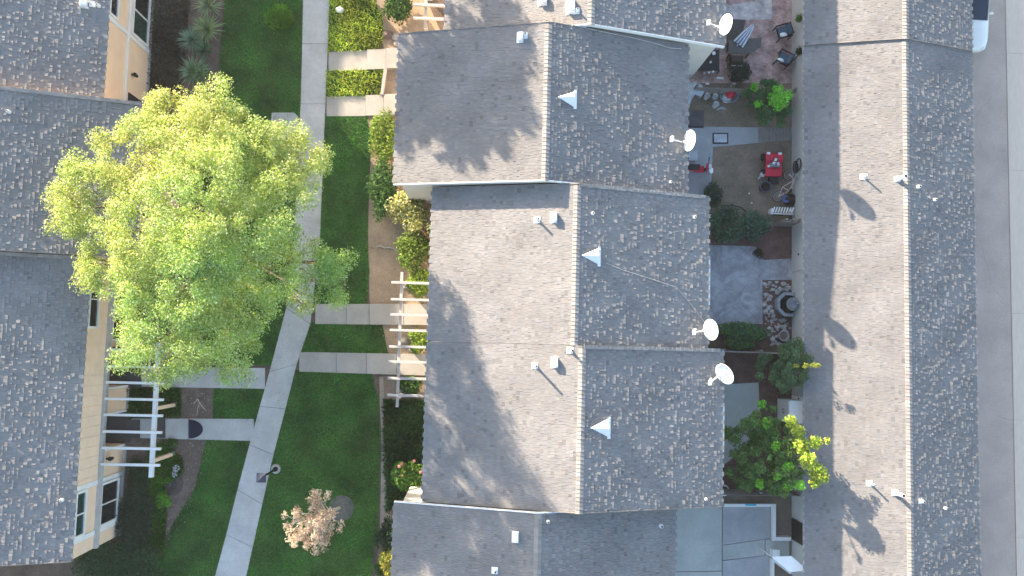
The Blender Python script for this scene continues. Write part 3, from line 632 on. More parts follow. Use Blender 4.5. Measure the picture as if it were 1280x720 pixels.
# ---------------------------------------------------------------- foliage
def leaves(cent, n, R, size, col, jit=.2, up=.6, aspect=.5, shellp=.5, tipcol=None):
    """n leaves scattered in ellipsoids: cent (m,3), R (m,3)"""
    cent = np.atleast_2d(cent); R = np.atleast_2d(R); m = len(cent); w = (R[:, 0] * R[:, 1]); idx = RNG.choice(m, n, p=w / w.sum())
    d = RNG.normal(0, 1, (n, 3)); d /= np.linalg.norm(d, axis=1)[:, None]; rr = RNG.random(n) ** shellp
    p = cent[idx] + d * R[idx] * rr[:, None]
    nrm = d * .6 + np.array([0, 0, up]) + RNG.normal(0, .55, (n, 3)); nrm /= np.linalg.norm(nrm, axis=1)[:, None]
    t = np.cross(nrm, RNG.normal(0, 1, (n, 3))); t /= np.linalg.norm(t, axis=1)[:, None]; b = np.cross(nrm, t)
    L = size * RNG.uniform(.6, 1.35, n); t *= (L / 2)[:, None]; b *= (L / 2 * aspect)[:, None]
    V = np.stack([p - t, p + b * 1.0 - t * .1 + nrm * (L * .06)[:, None], p + t, p - b - t * .1 + nrm * (L * .06)[:, None]], 1)
    k = np.exp(RNG.normal(0, jit, n)); cj = np.exp(RNG.normal(0, jit * .6, m))[idx]
    C = np.array(col)[None] * (k * cj)[:, None]; C[:, 0] *= np.exp(RNG.normal(0, .12, n))
    if tipcol is not None:
        s = RNG.random(n) < .25; C[s] = np.array(tipcol)[None] * k[s, None]
    return V, C
def clumps(lobes, per, rc, bias=.15):
    """clump centres on the outer part of lobes [(c,(rx,ry,rz))]"""
    cs = []; rs = []
    for c, r in lobes:
        n = max(1, int(per * r[0] * r[1])); d = RNG.normal(0, 1, (n, 3)); d[:, 2] = np.where(d[:, 2] < -.4, -d[:, 2], d[:, 2]); d /= np.linalg.norm(d, axis=1)[:, None]
        q = RNG.uniform(.55, 1.05, n); cs.append(np.array(c) + d * np.array(r) * q[:, None]); k = RNG.uniform(.6, 1.3, n) * rc
        rs.append(np.stack([k, k, k * .65], 1))
    return np.concatenate(cs), np.concatenate(rs)
def shrub(name, label, cat, px, py, rx, ry, h, col, n=900, size=.09, group=None, tip=None, flat=.5, parts=True, up=.7):
    """rx, ry, h in metres; px,py the photo position of its middle at half height"""
    p = P(px, py, h * .5); t = thing(name, label, cat, (p.x, p.y, 0), group)
    rx *= 1.2; ry *= 1.2; k = 14; th = RNG.uniform(0, 6.283, k); q = np.sqrt(RNG.random(k)) * .62
    c = np.stack([p.x + np.cos(th) * q * rx, p.y + np.sin(th) * q * ry, h * RNG.uniform(.42, .68, k)], 1)
    R = np.stack([rx * RNG.uniform(.38, .58, k), ry * RNG.uniform(.38, .58, k), h * RNG.uniform(.28, .36, k)], 1)
    V, C = leaves(c, int(n * 2.3), R, size * 1.2, col, up=up, tipcol=tip, aspect=.65); V[..., 2] = np.maximum(V[..., 2], .02)
    quadmesh('foliage', V, C, M_LEAF, t)
    mb = MB()
    for i in range(4): mb.tube((p.x, p.y, 0), tuple(c[i]), .03, .012, 6)
    mb.build('stem', M_BARK, t); return t

# --- the big bright tree
YG = (.40, .48, .11)
t = thing('tree', 'large bright yellow green tree covering the left footpath', 'tree', (P(300, 316).x, P(300, 316).y, 0))
bx, by = P(300, 316).x, P(300, 316).y
LB = [(235, 160, 7.6, 62, 1.5), (165, 190, 7.0, 58, 1.4), (110, 235, 6.2, 52, 1.2), (85, 262, 5.6, 38, .9), (240, 235, 8.8, 70, 1.7), (180, 275, 8.3, 66, 1.5), (310, 170, 7.0, 52, 1.4),
      (355, 205, 6.2, 52, 1.3), (345, 250, 7.2, 50, 1.3), (375, 185, 5.5, 38, 1.), (300, 290, 8.4, 58, 1.5), (240, 335, 8.2, 70, 1.6), (170, 350, 6.8, 56, 1.3), (130, 330, 5.8, 42, 1.),
      (195, 400, 6.6, 52, 1.3), (260, 405, 7.0, 60, 1.4), (310, 375, 6.4, 46, 1.2), (230, 440, 5.4, 34, .9), (290, 438, 5.0, 38, .9), (270, 120, 6.6, 44, 1.), (210, 125, 6.4, 40, 1.),
      (160, 425, 5.2, 34, .8), (340, 330, 5.6, 44, 1.1), (385, 325, 4.6, 32, .9), (412, 328, 4.4, 30, .8), (420, 355, 4.2, 18, .6), (255, 290, 9.3, 48, 1.2), (375, 365, 4.2, 26, .7), (200, 455, 4.6, 20, .6)]
lobes = []
for px, py, z, rp, rz in LB:
    z = z * 1.07 + .4; rp *= .9; px += 5; py += 5 + (17 if py < 190 else 0); p = P(px, py, z); r = rp * (40 - z) / 990; lobes.append(((p.x, p.y, z), (r, r, rz)))
cs, rs = clumps(lobes, 16., .47)
V, C = leaves(cs, 200000, rs, .088, YG, jit=.16, up=.9, aspect=.5, shellp=.52, tipcol=(.66, .68, .38))
cen = V.mean(1); g = .5 + .5 * np.sin(cen[:, 0] * .9 + 1.7 * np.sin(cen[:, 1] * .7)) * np.sin(cen[:, 1] * 1.1 + cen[:, 2] * .8)     # leaf hue in waves, greener towards the lower right, yellower towards the upper left
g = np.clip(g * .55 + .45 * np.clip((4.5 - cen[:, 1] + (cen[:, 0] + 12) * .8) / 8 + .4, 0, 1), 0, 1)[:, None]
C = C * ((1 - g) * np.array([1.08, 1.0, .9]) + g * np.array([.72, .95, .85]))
quadmesh('crown', V, C, M_LEAF, t)
mb = MB(); mb.path([(bx, by, 0), (bx - .1, by + .05, 1.2), (bx - .05, by, 2.2)], [.34, .27, .25], 12)
for c, r in lobes:
    m = Vector((bx + (c[0] - bx) * .35, by + (c[1] - by) * .35, 2.2 + (c[2] - 2.2) * .45)); k = Vector((random.uniform(-.3, .3), random.uniform(-.3, .3), 0))
    e = Vector(c); mb.path([(bx, by, 2.0), m + k * .5, m + (e - m) * .55 + k, e + Vector((0, 0, .3))], [.13, .09, .05, .015], 6)
    for q in range(4):
        d = Vector((random.uniform(-1, 1) * r[0], random.uniform(-1, 1) * r[1], random.uniform(-.2, .9) * r[2])); mb.path([m + (e - m) * .6, e + d * .5, e + d * .9], [.035, .02, .006], 5)
mb.build('trunk', M_BARK, t)

def tree(name, label, base, lobes, n, size, col, per=14., rc=.36, tip=None, bark=M_BARK, tr=.14, jit=.2, up=.8, group=None):
    bx, by = base; t = thing(name, label, 'tree', (bx, by, 0), group); cs, rs = clumps(lobes, per, rc)
    V, C = leaves(cs, n, rs, size, col, jit=jit, up=up, tipcol=tip); quadmesh('crown', V, C, M_LEAF, t)
    zt = min(l[0][2] for l in lobes) * .5; mb = MB(); mb.tube((bx, by, 0), (bx, by, zt), tr, tr * .8, 10)
    for c, r in lobes:
        e = Vector(c); m = Vector((bx, by, zt)).lerp(e, .5) + Vector((random.uniform(-.1, .1), random.uniform(-.1, .1), 0)); mb.path([(bx, by, zt - .05), m, e], [tr * .5, tr * .3, .012], 6)
        for q in range(3):
            d = Vector((random.uniform(-1, 1) * r[0], random.uniform(-1, 1) * r[1], random.uniform(0, .9) * r[2])); mb.path([m, e + d * .8], [tr * .2, .006], 5)
    mb.build('trunk', bark, t); return t
def lob(items):
    o = []
    for px, py, z, rp, rz in items:
        p = P(px, py, z); r = rp * (40 - z) / 990; o.append(((p.x, p.y, z), (r, r, rz)))
    return o
# trees beyond the upper edge whose leaf shadow falls on the roofs
tree('tree', 'tall leafy tree beyond the upper edge of the view', (-10.8, 21.9), [((-10.8 + dx, 21.9 + dy, z), (r, r, r * .75)) for dx, dy, z, r in ((0, 0, 9.4, 2.2), (2.6, .5, 8.7, 1.9), (-2.6, .8, 8.6, 1.9), (.6, 2.7, 8.5, 1.9), (.2, -2.7, 8.4, 1.8), (2.6, -1.9, 8.0, 1.3), (-2., -2.2, 7.8, 1.5), (-3.6, -.4, 7.6, 1.3))], 30000, .2, (.12, .18, .035), tr=.3, per=18., rc=.42)
tree('tree', 'second leafy tree beyond the upper edge of the view', (-3.2, 27.5), [((-3.2 + dx, 27.5 + dy, z), (r, r, r * .8)) for dx, dy, z, r in ((0, 0, 6.6, 1.7), (2.2, .5, 5.8, 1.5), (-2.0, .8, 5.8, 1.5), (.6, 2.3, 5.6, 1.5), (.2, -2.2, 5.7, 1.4))], 12000, .2, (.12, .18, .035), tr=.25)

# --- dead tree on the lawn
base = P(424, 635); t = thing('dead_tree', 'small dry tree with pale orange leaves on the dark lawn', 'tree', (base.x, base.y, 0))
mb = MB(); top = P(405, 643, 3.0); mb.path([base, base.lerp(top, .45), top], [.09, .075, .05], 8); tips = []
V_ = []
for i in range(34):
    a = random.uniform(0, 6.283); q = math.sqrt(random.random()); ex_ = P(392 + 29 * q * math.cos(a), 651 + 32 * q * math.sin(a), random.uniform(3.3, 4.6) - q * .6)
    st = base.lerp(top, random.uniform(.55, 1.)); m = st.lerp(ex_, .5) + Vector((0, 0, .12)); mb.path([st, m, ex_], [.035, .022, .006], 5)
    for j in range(5):
        d = ex_ + Vector((random.uniform(-.4, .4), random.uniform(-.4, .4), random.uniform(-.2, .3))); mb.path([m.lerp(ex_, random.uniform(.2, .9)), d], [.014, .005], 4); tips.append(d)
q = P(395, 616, 3.6); mb.path([base.lerp(top, .8), q], [.03, .008], 5); tips += [q, q + Vector((.1, -.15, 0)), q + Vector((-.15, .05, .05))]
mb.build('branches', M_BARKP, t)
V, C = leaves(np.array([tuple(v) for v in tips]), 4000, np.full((len(tips), 3), .17), .12, (.72, .54, .38), jit=.25, up=.4, tipcol=(.72, .58, .40))
quadmesh('dry_leaves', V, C, M_LEAF, t)
mb = MB(); mb.lathe([(.0, .03), (.42, .035), (.62, .012), (.64, .0)], (base.x + .1, base.y, 0), 22); struct(mb.build('mulch_ring', mat('grey_mulch', (.20, .175, .165), .95, 3, .3, 30, .4, bump=.6)))

# --- yard trees and shrubs
tree('tree', 'dark green yard tree with bright yellow leaves over the garage eave', (P(958, 560).x, P(958, 560).y),
     lob([(925, 555, 2.0, 26, .8), (950, 530, 2.4, 26, .8), (950, 575, 2.5, 30, .9), (975, 555, 2.9, 26, .8), (985, 590, 2.8, 20, .7), (930, 590, 1.9, 22, .7), (970, 600, 2.3, 20, .7)]), 15000, .14, (.13, .22, .06), per=24, rc=.26)
# sunlit outer shoots belong to the same crown
t = bpy.data.objects['tree.003']
L = lob([(988, 527, 3.6, 9, .25), (998, 540, 3.9, 9, .25), (1003, 556, 4.0, 11, .28), (1020, 553, 4.0, 9, .2), (1034, 551, 4.0, 5, .15), (1010, 575, 4.1, 12, .3), (1022, 590, 4.1, 12, .3), (1030, 597, 4.1, 8, .2), (1018, 603, 3.9, 8, .2), (1005, 565, 3.8, 8, .2)])
V, C = leaves(*[np.array([l[0] for l in L])], 1900, np.array([l[1] for l in L]), .15, (.30, .41, .05), jit=.18, up=.9, tipcol=(.52, .56, .08)); quadmesh('young_leaves', V, C, M_LEAF, t)
L = lob([(958, 529, 3.3, 7, .2), (970, 557, 3.4, 7, .2), (985, 583, 3.4, 7, .2), (972, 595, 3.2, 6, .2), (952, 505, 2.6, 6, .2), (950, 605, 2.9, 7, .2), (985, 606, 3.0, 8, .2), (945, 528, 2.9, 5, .2), (1000, 607, 3.2, 7, .2)])
V, C = leaves(np.array([l[0] for l in L]), 900, np.array([l[1] for l in L]), .14, (.22, .50, .05), jit=.18, up=.9); quadmesh('young_leaves', V, C, M_LEAF, t)
mb = MB()
for l in L: mb.path([(P(958, 560).x, P(958, 560).y, 1.4), l[0]], [.03, .008], 5)
for px, py, z in ((1003, 556, 4.0), (1034, 551, 4.0), (1010, 575, 4.1), (1022, 590, 4.1), (988, 527, 3.6), (1018, 603, 3.9)):
    p = P(px, py, z); mb.path([(P(965, 560).x, P(965, 560).y, 1.6), tuple(P(988, 566, 3.2)), tuple(p)], [.05, .03, .008], 5)
mb.build('branches', M_BARK, t)
tree('tree', 'round grey green yard tree touching the garage roof', (P(978, 457).x, P(978, 457).y), lob([(975, 448, 2.1, 20, .7), (995, 445, 2.2, 18, .7), (985, 470, 2.2, 22, .7), (960, 465, 1.8, 16, .6), (1000, 468, 2.2, 16, .6)]), 10000, .11, (.11, .18, .08), per=26, rc=.25)
t = bpy.data.objects['tree.004']; p = P(1019, 457, 3.4)
V, C = leaves(np.array([tuple(p), tuple(p + Vector((-.35, -.02, -.2))), tuple(p + Vector((-.7, -.05, -.4)))]), 170, np.array([(.28, .14, .14), (.2, .12, .12), (.2, .12, .12)]), .11, (.30, .32, .05), up=.9); quadmesh('young_leaves', V, C, M_LEAF, t)
MB().path([tuple(P(985, 457, 1.6)), tuple(p)], [.03, .008], 5).build('branch', M_BARK, t)
tree('tree', 'round dark green yard tree with a bright fresh top', (P(950, 128).x, P(950, 128).y), lob([(945, 120, 1.5, 17, .6), (960, 115, 1.7, 18, .6), (975, 130, 1.8, 18, .6), (955, 142, 1.5, 16, .6), (968, 148, 1.5, 12, .5)]), 8000, .11, (.07, .15, .055), per=28, rc=.24)
t = bpy.data.objects['tree.005']
L = lob([(973, 112, 2.5, 8, .2), (968, 124, 2.5, 10, .25), (978, 125, 2.5, 10, .25), (985, 118, 2.4, 7, .2), (972, 133, 2.4, 7, .2), (943, 108, 2.1, 6, .2), (948, 130, 2.1, 6, .2)])
V, C = leaves(np.array([l[0] for l in L]), 900, np.array([l[1] for l in L]), .13, (.16, .46, .04), jit=.18, up=.9); quadmesh('fresh_leaves', V, C, M_LEAF, t)

GY = (.075, .135, .075)
SH = [
 ('shrub', 'large grey green shrub with a curved black edging, against the middle row wall', 907, 279, .95, .95, 1.3, GY, 1600, .10, None),
 ('shrub', 'grey green shrub left of the white slatted rack', 942, 281, .75, .75, 1.1, (.08, .15, .09), 1200, .10, None),
 ('shrub', 'small dark shrub in the corner of the bare dirt yard', 893, 243, .5, .6, .8, (.05, .09, .055), 600, .09, None),
 ('shrub', 'bluish green hedge shrub beside the satellite dish and rock bed', 925, 420, 1.25, .62, 1.2, (.07, .155, .085), 1900, .10, (.12, .28, .05)),
 ('shrub', 'tiny dry brown shrub at the edge of the stamped patio', 948, 317, .3, .25, .4, (.06, .06, .04), 220, .07, None),
 ('shrub', 'round dark shrub beside the black shelf on the brick patio', 924, 91, .62, .5, .9, (.045, .065, .05), 800, .09, None),
 ('hedge', 'bright lit green hedge beside the second upper walk', 480, 172, .62, 1.25, .9, (.17, .25, .035), 2100, .10, (.26, .34, .05)),
 ('shrub', 'tall dark green oval shrub beside the shaded lawn', 478, 236, .72, 1.40, 1.2, (.055, .13, .03), 2200, .10, (.10, .20, .05)),
 ('shrub', 'pale yellow flowering shrub beside the cream wall corner', 508, 267, 1.0, .95, 1.6, (.36, .38, .12), 2000, .11, (.55, .52, .30)),
 ('shrub', 'rounded clipped hedge in sun left of the sunlit roof', 519, 313, .85, .95, 1.2, (.13, .22, .03), 2100, .10, (.28, .30, .08)),
 ('shrub', 'lower sunny hedge just above the pale pergola', 524, 352, .65, .65, 1.0, (.19, .28, .035), 1300, .10, (.30, .38, .06)),
 ('shrub', 'yellow green shrub under the pergola between the two walks', 523, 424, .55, .6, .8, (.15, .24, .03), 800, .10, (.26, .32, .05)),
 ('shrub', 'dark green shrub under the last pergola rafters', 512, 482, .6, .5, .7, (.04, .10, .025), 700, .10, (.10, .2, .03)),
 ('rose_bush', 'green rose bush with a few pink blooms beside the shadowed roof corner', 512, 596, .80, .85, 1.1, (.10, .22, .035), 1500, .12, (.20, .32, .05)),
 ('shrub', 'dark round shrub next to the bottom townhouse eave', 484, 667, .55, .7, .9, (.03, .065, .028), 1000, .09, None),
 ('shrub', 'bright yellow shrub next to the bottom townhouse eave', 489, 700, .55, .8, 1.0, (.42, .40, .06), 1200, .09, (.5, .48, .1)),
 ('shrub', 'small green shrub below the yellow one at the bottom edge', 477, 712, .35, .35, .5, (.06, .13, .03), 300, .09, None),
 ('hedge', 'clipped square hedge under the white pergola end', 174, 592, .55, .75, .8, (.045, .085, .035), 1500, .07, None),
 ('hedge', 'long dark hedge below the ground floor window', 169, 645, .82, 1.65, .8, (.05, .08, .045), 4600, .08, None),
 ('hedge', 'dark mixed hedge beyond the tan house corner', 142, 702, 2.1, 1.05, .9, (.05, .10, .042), 5000, .09, (.05, .12, .04)),
 ('shrub', 'light green plant on the ground cover beside the mulch', 203, 626, .38, .36, .35, (.16, .36, .04), 320, .10, None),
 ('shrub', 'bushy dark shrub at the top beside the pergola', 497, 8, .7, .85, 1.0, (.05, .11, .03), 1200, .11, (.16, .26, .05)),
 ('shrub', 'small plant shading the entry next to the tan porch wall', 172, 455, .35, .4, .6, (.03, .05, .03), 260, .08, None),
 ('shrub', 'low weeds beside the mailbox sized white flowers on mulch', 214, 555, .4, .25, .3, (.08, .16, .04), 260, .08, None)]
for nm, lb, px, py, rx, ry, h, c, n, s, tip in SH:
    lb = lb.replace('the mailbox sized white flowers on mulch', 'the left pergola post')
    o = shrub(nm, lb, 'hedge' if nm == 'hedge' else 'shrub', px, py, rx, ry, h, c, n, s, tip=tip)
    if nm == 'rose_bush':
        for px2, py2 in ((502, 580), (501, 594), (518, 576), (499, 583), (526, 590)):
            p = P(px2, py2, 1.0); MB().blob(tuple(p), (.07, .07, .05), .25, 8, 5).build('flower', M_PINKF, o)
# round wall planters (green bushes in pots) on garage wall
for px, py, c, lb in ((1003, 23, (.08, .2, .03), 'bright green plant in a pot hung on the garage wall'), (1004, 64, (.04, .07, .03), 'dark green plant in a pot hung on the garage wall')):
    p = P(px - 2, py, 1.5); t = thing('hanging_planter', lb, 'planter', (15.72, p.y, 1.3), 'planters hung on the garage wall')
    MB().lathe([(0, 1.3), (.12, 1.3), (.16, 1.5), (.14, 1.5), (.12, 1.46), (0, 1.46)], (15.72, p.y, 0), 14).build('pot', M_BLACK, t)
    V, C = leaves(np.array([(15.70, p.y, 1.55)]), 260, np.array([(.22, .26, .2)]), .07, c); quadmesh('foliage', V, C, M_LEAF, t)

# yuccas
YL = ['topmost yucca of the bed beside the dark upper lawn', 'large pale yucca second from the top of the bed', 'blue green yucca leaning left nearest the ivy', 'small dark yucca tucked below its pale neighbour', 'wide yucca just above the big tree crown', 'half hidden yucca touching the big tree crown']
for (px, py, r, n, c), lb in zip(((259, 5, .85, 140, (.34, .42, .24)), (258, 35, .95, 160, (.34, .44, .22)), (239, 48, .85, 140, (.25, .36, .26)), (254, 62, .75, 70, (.12, .22, .13)), (240, 88, .95, 160, (.25, .38, .24)), (250, 92, .8, 80, (.24, .34, .16))), YL):
    b = P(px, py, .6); t = thing('yucca', lb, 'yucca', (b.x, b.y, 0), 'yuccas in the bed')
    Q = []; Cc = []
    for i in range(n):
        az = random.uniform(0, 6.283); el = random.uniform(.05, 1.3); L = r * random.uniform(.6, 1.); d = Vector((math.cos(az) * math.cos(el), math.sin(az) * math.cos(el), math.sin(el))); s = Vector((-math.sin(az), math.cos(az), 0)) * .026
        o = Vector((b.x, b.y, .35)) + d * .08; m = o + d * L * .55; e = o + d * L - Vector((0, 0, .12 * L)); k = random.uniform(.7, 1.35); up = Vector((0, 0, .015))
        Q += [[o - s * .7, o + s * .7, m + s, m - s], [m - s, m + s, e + s * .1, e - s * .1]]; Cc += [tuple(x * k for x in c)] * 2
    quadmesh('leaves', np.array([[tuple(v) for v in q] for q in Q]), np.array(Cc), M_LEAF, t)
    MB().tube((b.x, b.y, 0), (b.x, b.y, .4), .09, .07, 8).build('stem', M_BARK, t)

# small garden things
def stone(px, py, r, lb, grp, m=M_STONE, z=.0):
    p = P(px, py); return tag(MB().blob((p.x, p.y, r * .35 + z), (r, r * .8, r * .55), .14).build('boulder', m, None, False, (p.x, p.y, 0)), lb, 'boulder', grp)
stone(485, 44, .28, 'brownish grey boulder in the dirt beside the upper walk', 'garden boulders', M_MULCH); stone(495, 47, .22, 'pale boulder against the roof edge above the upper walk', 'garden boulders', M_CONCW); stone(496, 55, .18, 'small pale boulder next to the upper walk end', 'garden boulders', M_CONCW)
stone(425, 13, .22, 'white stone lying in the sunny grass corner', 'garden boulders', M_WHITE); stone(502, 488, .22, 'tan stone under the last pergola rafter', 'garden boulders', M_CONCW)
stone(514, 437, .12, 'small white stone beside the pergola walk', 'garden boulders', M_WHITE); stone(526, 617, .32, 'pale rock wedged at the roof corner beside the rose bush', 'garden boulders', M_CONCW)
pts = [(470, 309), (475, 307), (481, 310), (487, 309), (493, 311), (498, 314)]
tag(MB().path([P(x, y, .05) for x, y in pts], [.02, .035, .04, .04, .035, .02], 6).build('branch', mat('bleached_wood', (.5, .45, .4), .9)), 'bleached crooked branch lying on the dirt strip', 'branch')
pts = [P(541, 302, 1.1), P(533, 293, 1.3), P(525, 285, 1.2)]
t = thing('tree', 'slender leaning brown trunk between the two sunny hedges', 'tree', tuple(P(541, 302, 0)))
MB().path([P(541, 302, 0), P(541, 303, .9), P(533, 294, 1.4), P(525, 285, 1.5)], [.07, .06, .05, .03], 8).path([P(536, 297, 1.3), P(541, 290, 1.6)], [.03, .015], 6).build('trunk', mat('brown_bark', (.25, .13, .06), .9), t)
V, C = leaves(np.array([tuple(P(541, 286, 2.)), tuple(P(522, 280, 1.9))]), 260, np.array([(.4, .4, .25), (.4, .35, .25)]), .1, (.3, .32, .1)); quadmesh('crown', V, C, M_LEAF, t)
b = P(215, 692 - 104)
t = thing('flower_plant', 'white flowered plant on the green ground cover by the mulch', 'flowers', tuple(P(219, 588)))
V, C = leaves(np.array([tuple(P(220, 585, .3)), tuple(P(218, 593, .25))]), 120, np.array([(.2, .2, .12), (.15, .18, .12)]), .09, (.62, .68, .72), jit=.1); quadmesh('petals', V, C, M_LEAF, t)
MB().tube(P(219, 588), P(219, 588, .3), .02, .01, 5).build('stem', M_BARK, t)
b = P(215, 605); struct(MB().lathe([(0, .02), (.18, .02), (.3, .07), (.5, .05), (.56, 0)], (b.x, b.y, 0), 20).build('mulch_ring', mat('dark_mulch', (.09, .07, .065), .95, 3, .3, 30, .4, bump=.6)))
pts = [(242, 505), (247, 499), (251, 506), (258, 514)]
tag(MB().path([P(x, y, .04) for x, y in pts], [.012, .016, .016, .01], 5).path([P(246, 520, .04), P(247, 510, .06), P(250, 503, .05)], [.01, .014, .01], 5).build('twig', M_BARKP), 'pale dry twig on the mulch between the left entry walks', 'twig')
# doormats
for x0, x1, y0, y1, lb in ((192, 207, 523.6, 547, 'dark square doormat under the pergola on the lower entry walk'), (163, 176, 524.5, 547.5, 'dark doormat against the lower entry door'), (163, 178, 459.5, 483, 'grey doormat at the upper entry')):
    tag(MB().prism(poly([(x0, y0), (x1, y0), (x1, y1), (x0, y1)]), .085, .10).build('doormat', M_GREYC), lb, 'doormat', 'doormats')
mb = MB(); c = P(236.5, 536); pl = [(P(236.8, 524).x, P(236.8, 524).y)] + [(P(236.8 + 17.5 * math.sin(math.pi * i / 14), 536 - 12 * math.cos(math.pi * i / 14)).x, P(236.8, 536 - 12 * math.cos(math.pi * i / 14)).y) for i in range(15)]
tag(MB().prism(pl[1:], .062, .075).build('doormat', M_BLUEP if False else mat('navy_mat', (.02, .022, .045), .9)), 'half round navy doormat on the lower entry walk', 'doormat', 'doormats')

# lamp post
b = P(345, 586); t = thing('street_lamp', 'black path lamp on a round concrete footing beside the footpath', 'street lamp', (b.x, b.y, 0))
MB().lathe([(0, .08), (.2, .08), (.25, .0)], (b.x, b.y, 0), 18).build('footing', M_CONC, t)
MB().tube((b.x, b.y, .08), (b.x, b.y, 2.35), .055, .045, 10).lathe([(.12, .08), (.11, .3), (.06, .42)], (b.x, b.y, 0), 12).build('pole', M_BLACK, t)
MB().box(b.x - .15, b.x + .15, b.y - .15, b.y + .15, 2.36, 2.62).build('lantern', glass_mat('lantern_glass', (.25, .27, .28), .3), t)
MB().add([(b.x - .22, b.y - .22, 2.63), (b.x + .22, b.y - .22, 2.63), (b.x + .22, b.y + .22, 2.63), (b.x - .22, b.y + .22, 2.63), (b.x, b.y, 2.70)], [(3, 2, 1, 0), (0, 1, 4), (1, 2, 4), (2, 3, 4), (3, 0, 4)]).build('lamp_cap', mat('grey_blue_metal', (.05, .055, .08), .6), t)

# ---------------------------------------------------------------- satellite dishes
def dish(label, px, py, zc, zroof, D=.95, az=180., el=21., spin=0., mast=None):
    c = P(px, py, zc); t = thing('satellite_dish', label, 'satellite dish', (c.x, c.y, zroof), 'satellite dishes on the east eaves')
    a, e = math.radians(az), math.radians(el); n = Vector((math.cos(a) * math.cos(e), math.sin(a) * math.cos(e), math.sin(e)))
    u = n.orthogonal().normalized(); u = Vector((-math.sin(a), math.cos(a), 0)); w = n.cross(u)
    vs = []; fs = []; N_, K = 32, 6
    for side in (0, 1):
        for k in range(K + 1):
            r = D / 2 * k / K
            for i in range(N_):
                q = 6.28318 * i / N_; vs.append(c + (u * math.cos(q) * 1.0 + w * math.sin(q)) * r + n * (.16 * D * (k / K) ** 2 - .02 * side - .08 * D))
    o = (K + 1) * N_
    for k in range(K):
        for i in range(N_):
            j = (i + 1) % N_; f = (k * N_ + i, k * N_ + j, (k + 1) * N_ + j, (k + 1) * N_ + i); fs.append(f); fs.append(tuple(x + o for x in f[::-1]))
    for i in range(N_):
        j = (i + 1) % N_; fs.append((K * N_ + i, K * N_ + j, o + K * N_ + j, o + K * N_ + i))
    MB().add(vs, fs).build('reflector', M_WHITE, t, True)
    low = c - w * (D * .42) * (1 if w.z > 0 else -1) ; f = c + n * .95 - Vector((0, 0, .2))
    ar = MB().tube(low, f, .028, .028, 8).build('feed_arm', M_WHITE, t)
    MB().obox(f, (.12, .22, .10)).tube(f, f - n * .12, .05, .06, 8).tube(f + Vector((0, .12, 0)), f + Vector((0, .12, 0)) - n * .1, .04, .05, 8).build('feed_horn', M_WHITE, ar)
    m = Vector(mast) if mast else Vector((c.x - .28, c.y, zroof))
    back = c - n * .12
    MB().tube(m, (m.x, m.y, back.z - .05), .03, .03, 8).tube((m.x, m.y, back.z - .05), back, .035, .035, 8).build('mast', M_GALV, t)
    MB().box(m.x - .12, m.x + .12, m.y - .1, m.y + .1, zroof - .02, zroof + .05).build('base_plate', M_GALV, t)
dish('white satellite dish on the top townhouse eave above the brick patio', 908.5, 31, 5.35, 4.86)
dish('white satellite dish above the red scooter and yard walk', 863, 176, 5.35, 4.86)
dish('white satellite dish above the bluish green hedge, tilted a little', 890, 412, 5.35, 4.86, .95, 190., 24.)
dish('white satellite dish leaning the most, above the dark bare bed', 907, 467, 5.35, 4.86, 1.0, 208., 26.)

def roof_cable(parent, pts, zf, r=.012, dz=.05):
    q = []
    for px, py in pts:
        p = P(px, py, 6)
        for _ in range(4): p = P(px, py, zf(p.x) + dz)
        q.append(p)
    return MB().path(q, [r] * len(q), 6).build('cable', mat('cable_grey', (.42, .41, .40), .7), parent)
ds = [o for o in COL.objects if o.name.startswith('satellite_dish')]
roof_cable(ds[2], [(758, 329), (780, 338), (812, 348), (845, 359), (862, 378), (880, 402)], ZF['B'])
roof_cable(ds[0], [(716, 31), (750, 39), (790, 47), (815, 53), (838, 60), (852, 61)], ZF['A'], .016)

# ---------------------------------------------------------------- fences between yards
def fence(label, a, b, h, n):
    a = Vector(a); b = Vector(b); t = thing('fence', label, 'fence', (a.x, a.y, 0), 'board fences between the yards'); d = (b - a); L = d.length; d.normalize(); s = Vector((-d.y, d.x, 0)); ang = math.atan2(d.y, d.x)
    mb = MB(); k = int(L / .15)
    for i in range(k):
        c = a + d * ((i + .5) * L / k); mb.obox((c.x, c.y, h / 2 + random.uniform(-.01, .01)), (L / k - .012, .022, h), (0, 0, ang))
    mb.build('fence_boards', M_WOODG, t)
    for z in (.35, h - .25):
        c = (a + b) / 2 + s * .04; MB().obox((c.x, c.y, z), (L, .05, .09), (0, 0, ang)).build('fence_rail', M_WOODG, t)
    for i in range(n):
        c = a + d * (.1 + (L - .2) * i / (n - 1)) + s * .115; MB().obox((c.x, c.y, h / 2 + .04), (.09, .09, h + .08), (0, 0, ang)).build('fence_post', M_WOODG, t)
    return t
xe = 15.80
fence('dark board fence between the brick patio and the bush yard', (10.55, 13.25, 0), (xe, 13.25, 0), 1.1, 4)
fence('short grey board fence below the white slatted rack', (P(966, 270).x, 6.45, 0), (xe, 6.45, 0), 1.6, 3)
fence('grey board fence below the bluish hedge shrub', (10.0, P(930, 440).y, 0), (xe, P(930, 440).y - .05, 0), 1.5, 4)
fence('grey board fence under the yellow leaved tree', (9.9, P(930, 612).y, 0), (xe, P(930, 612).y, 0), 1.5, 4)

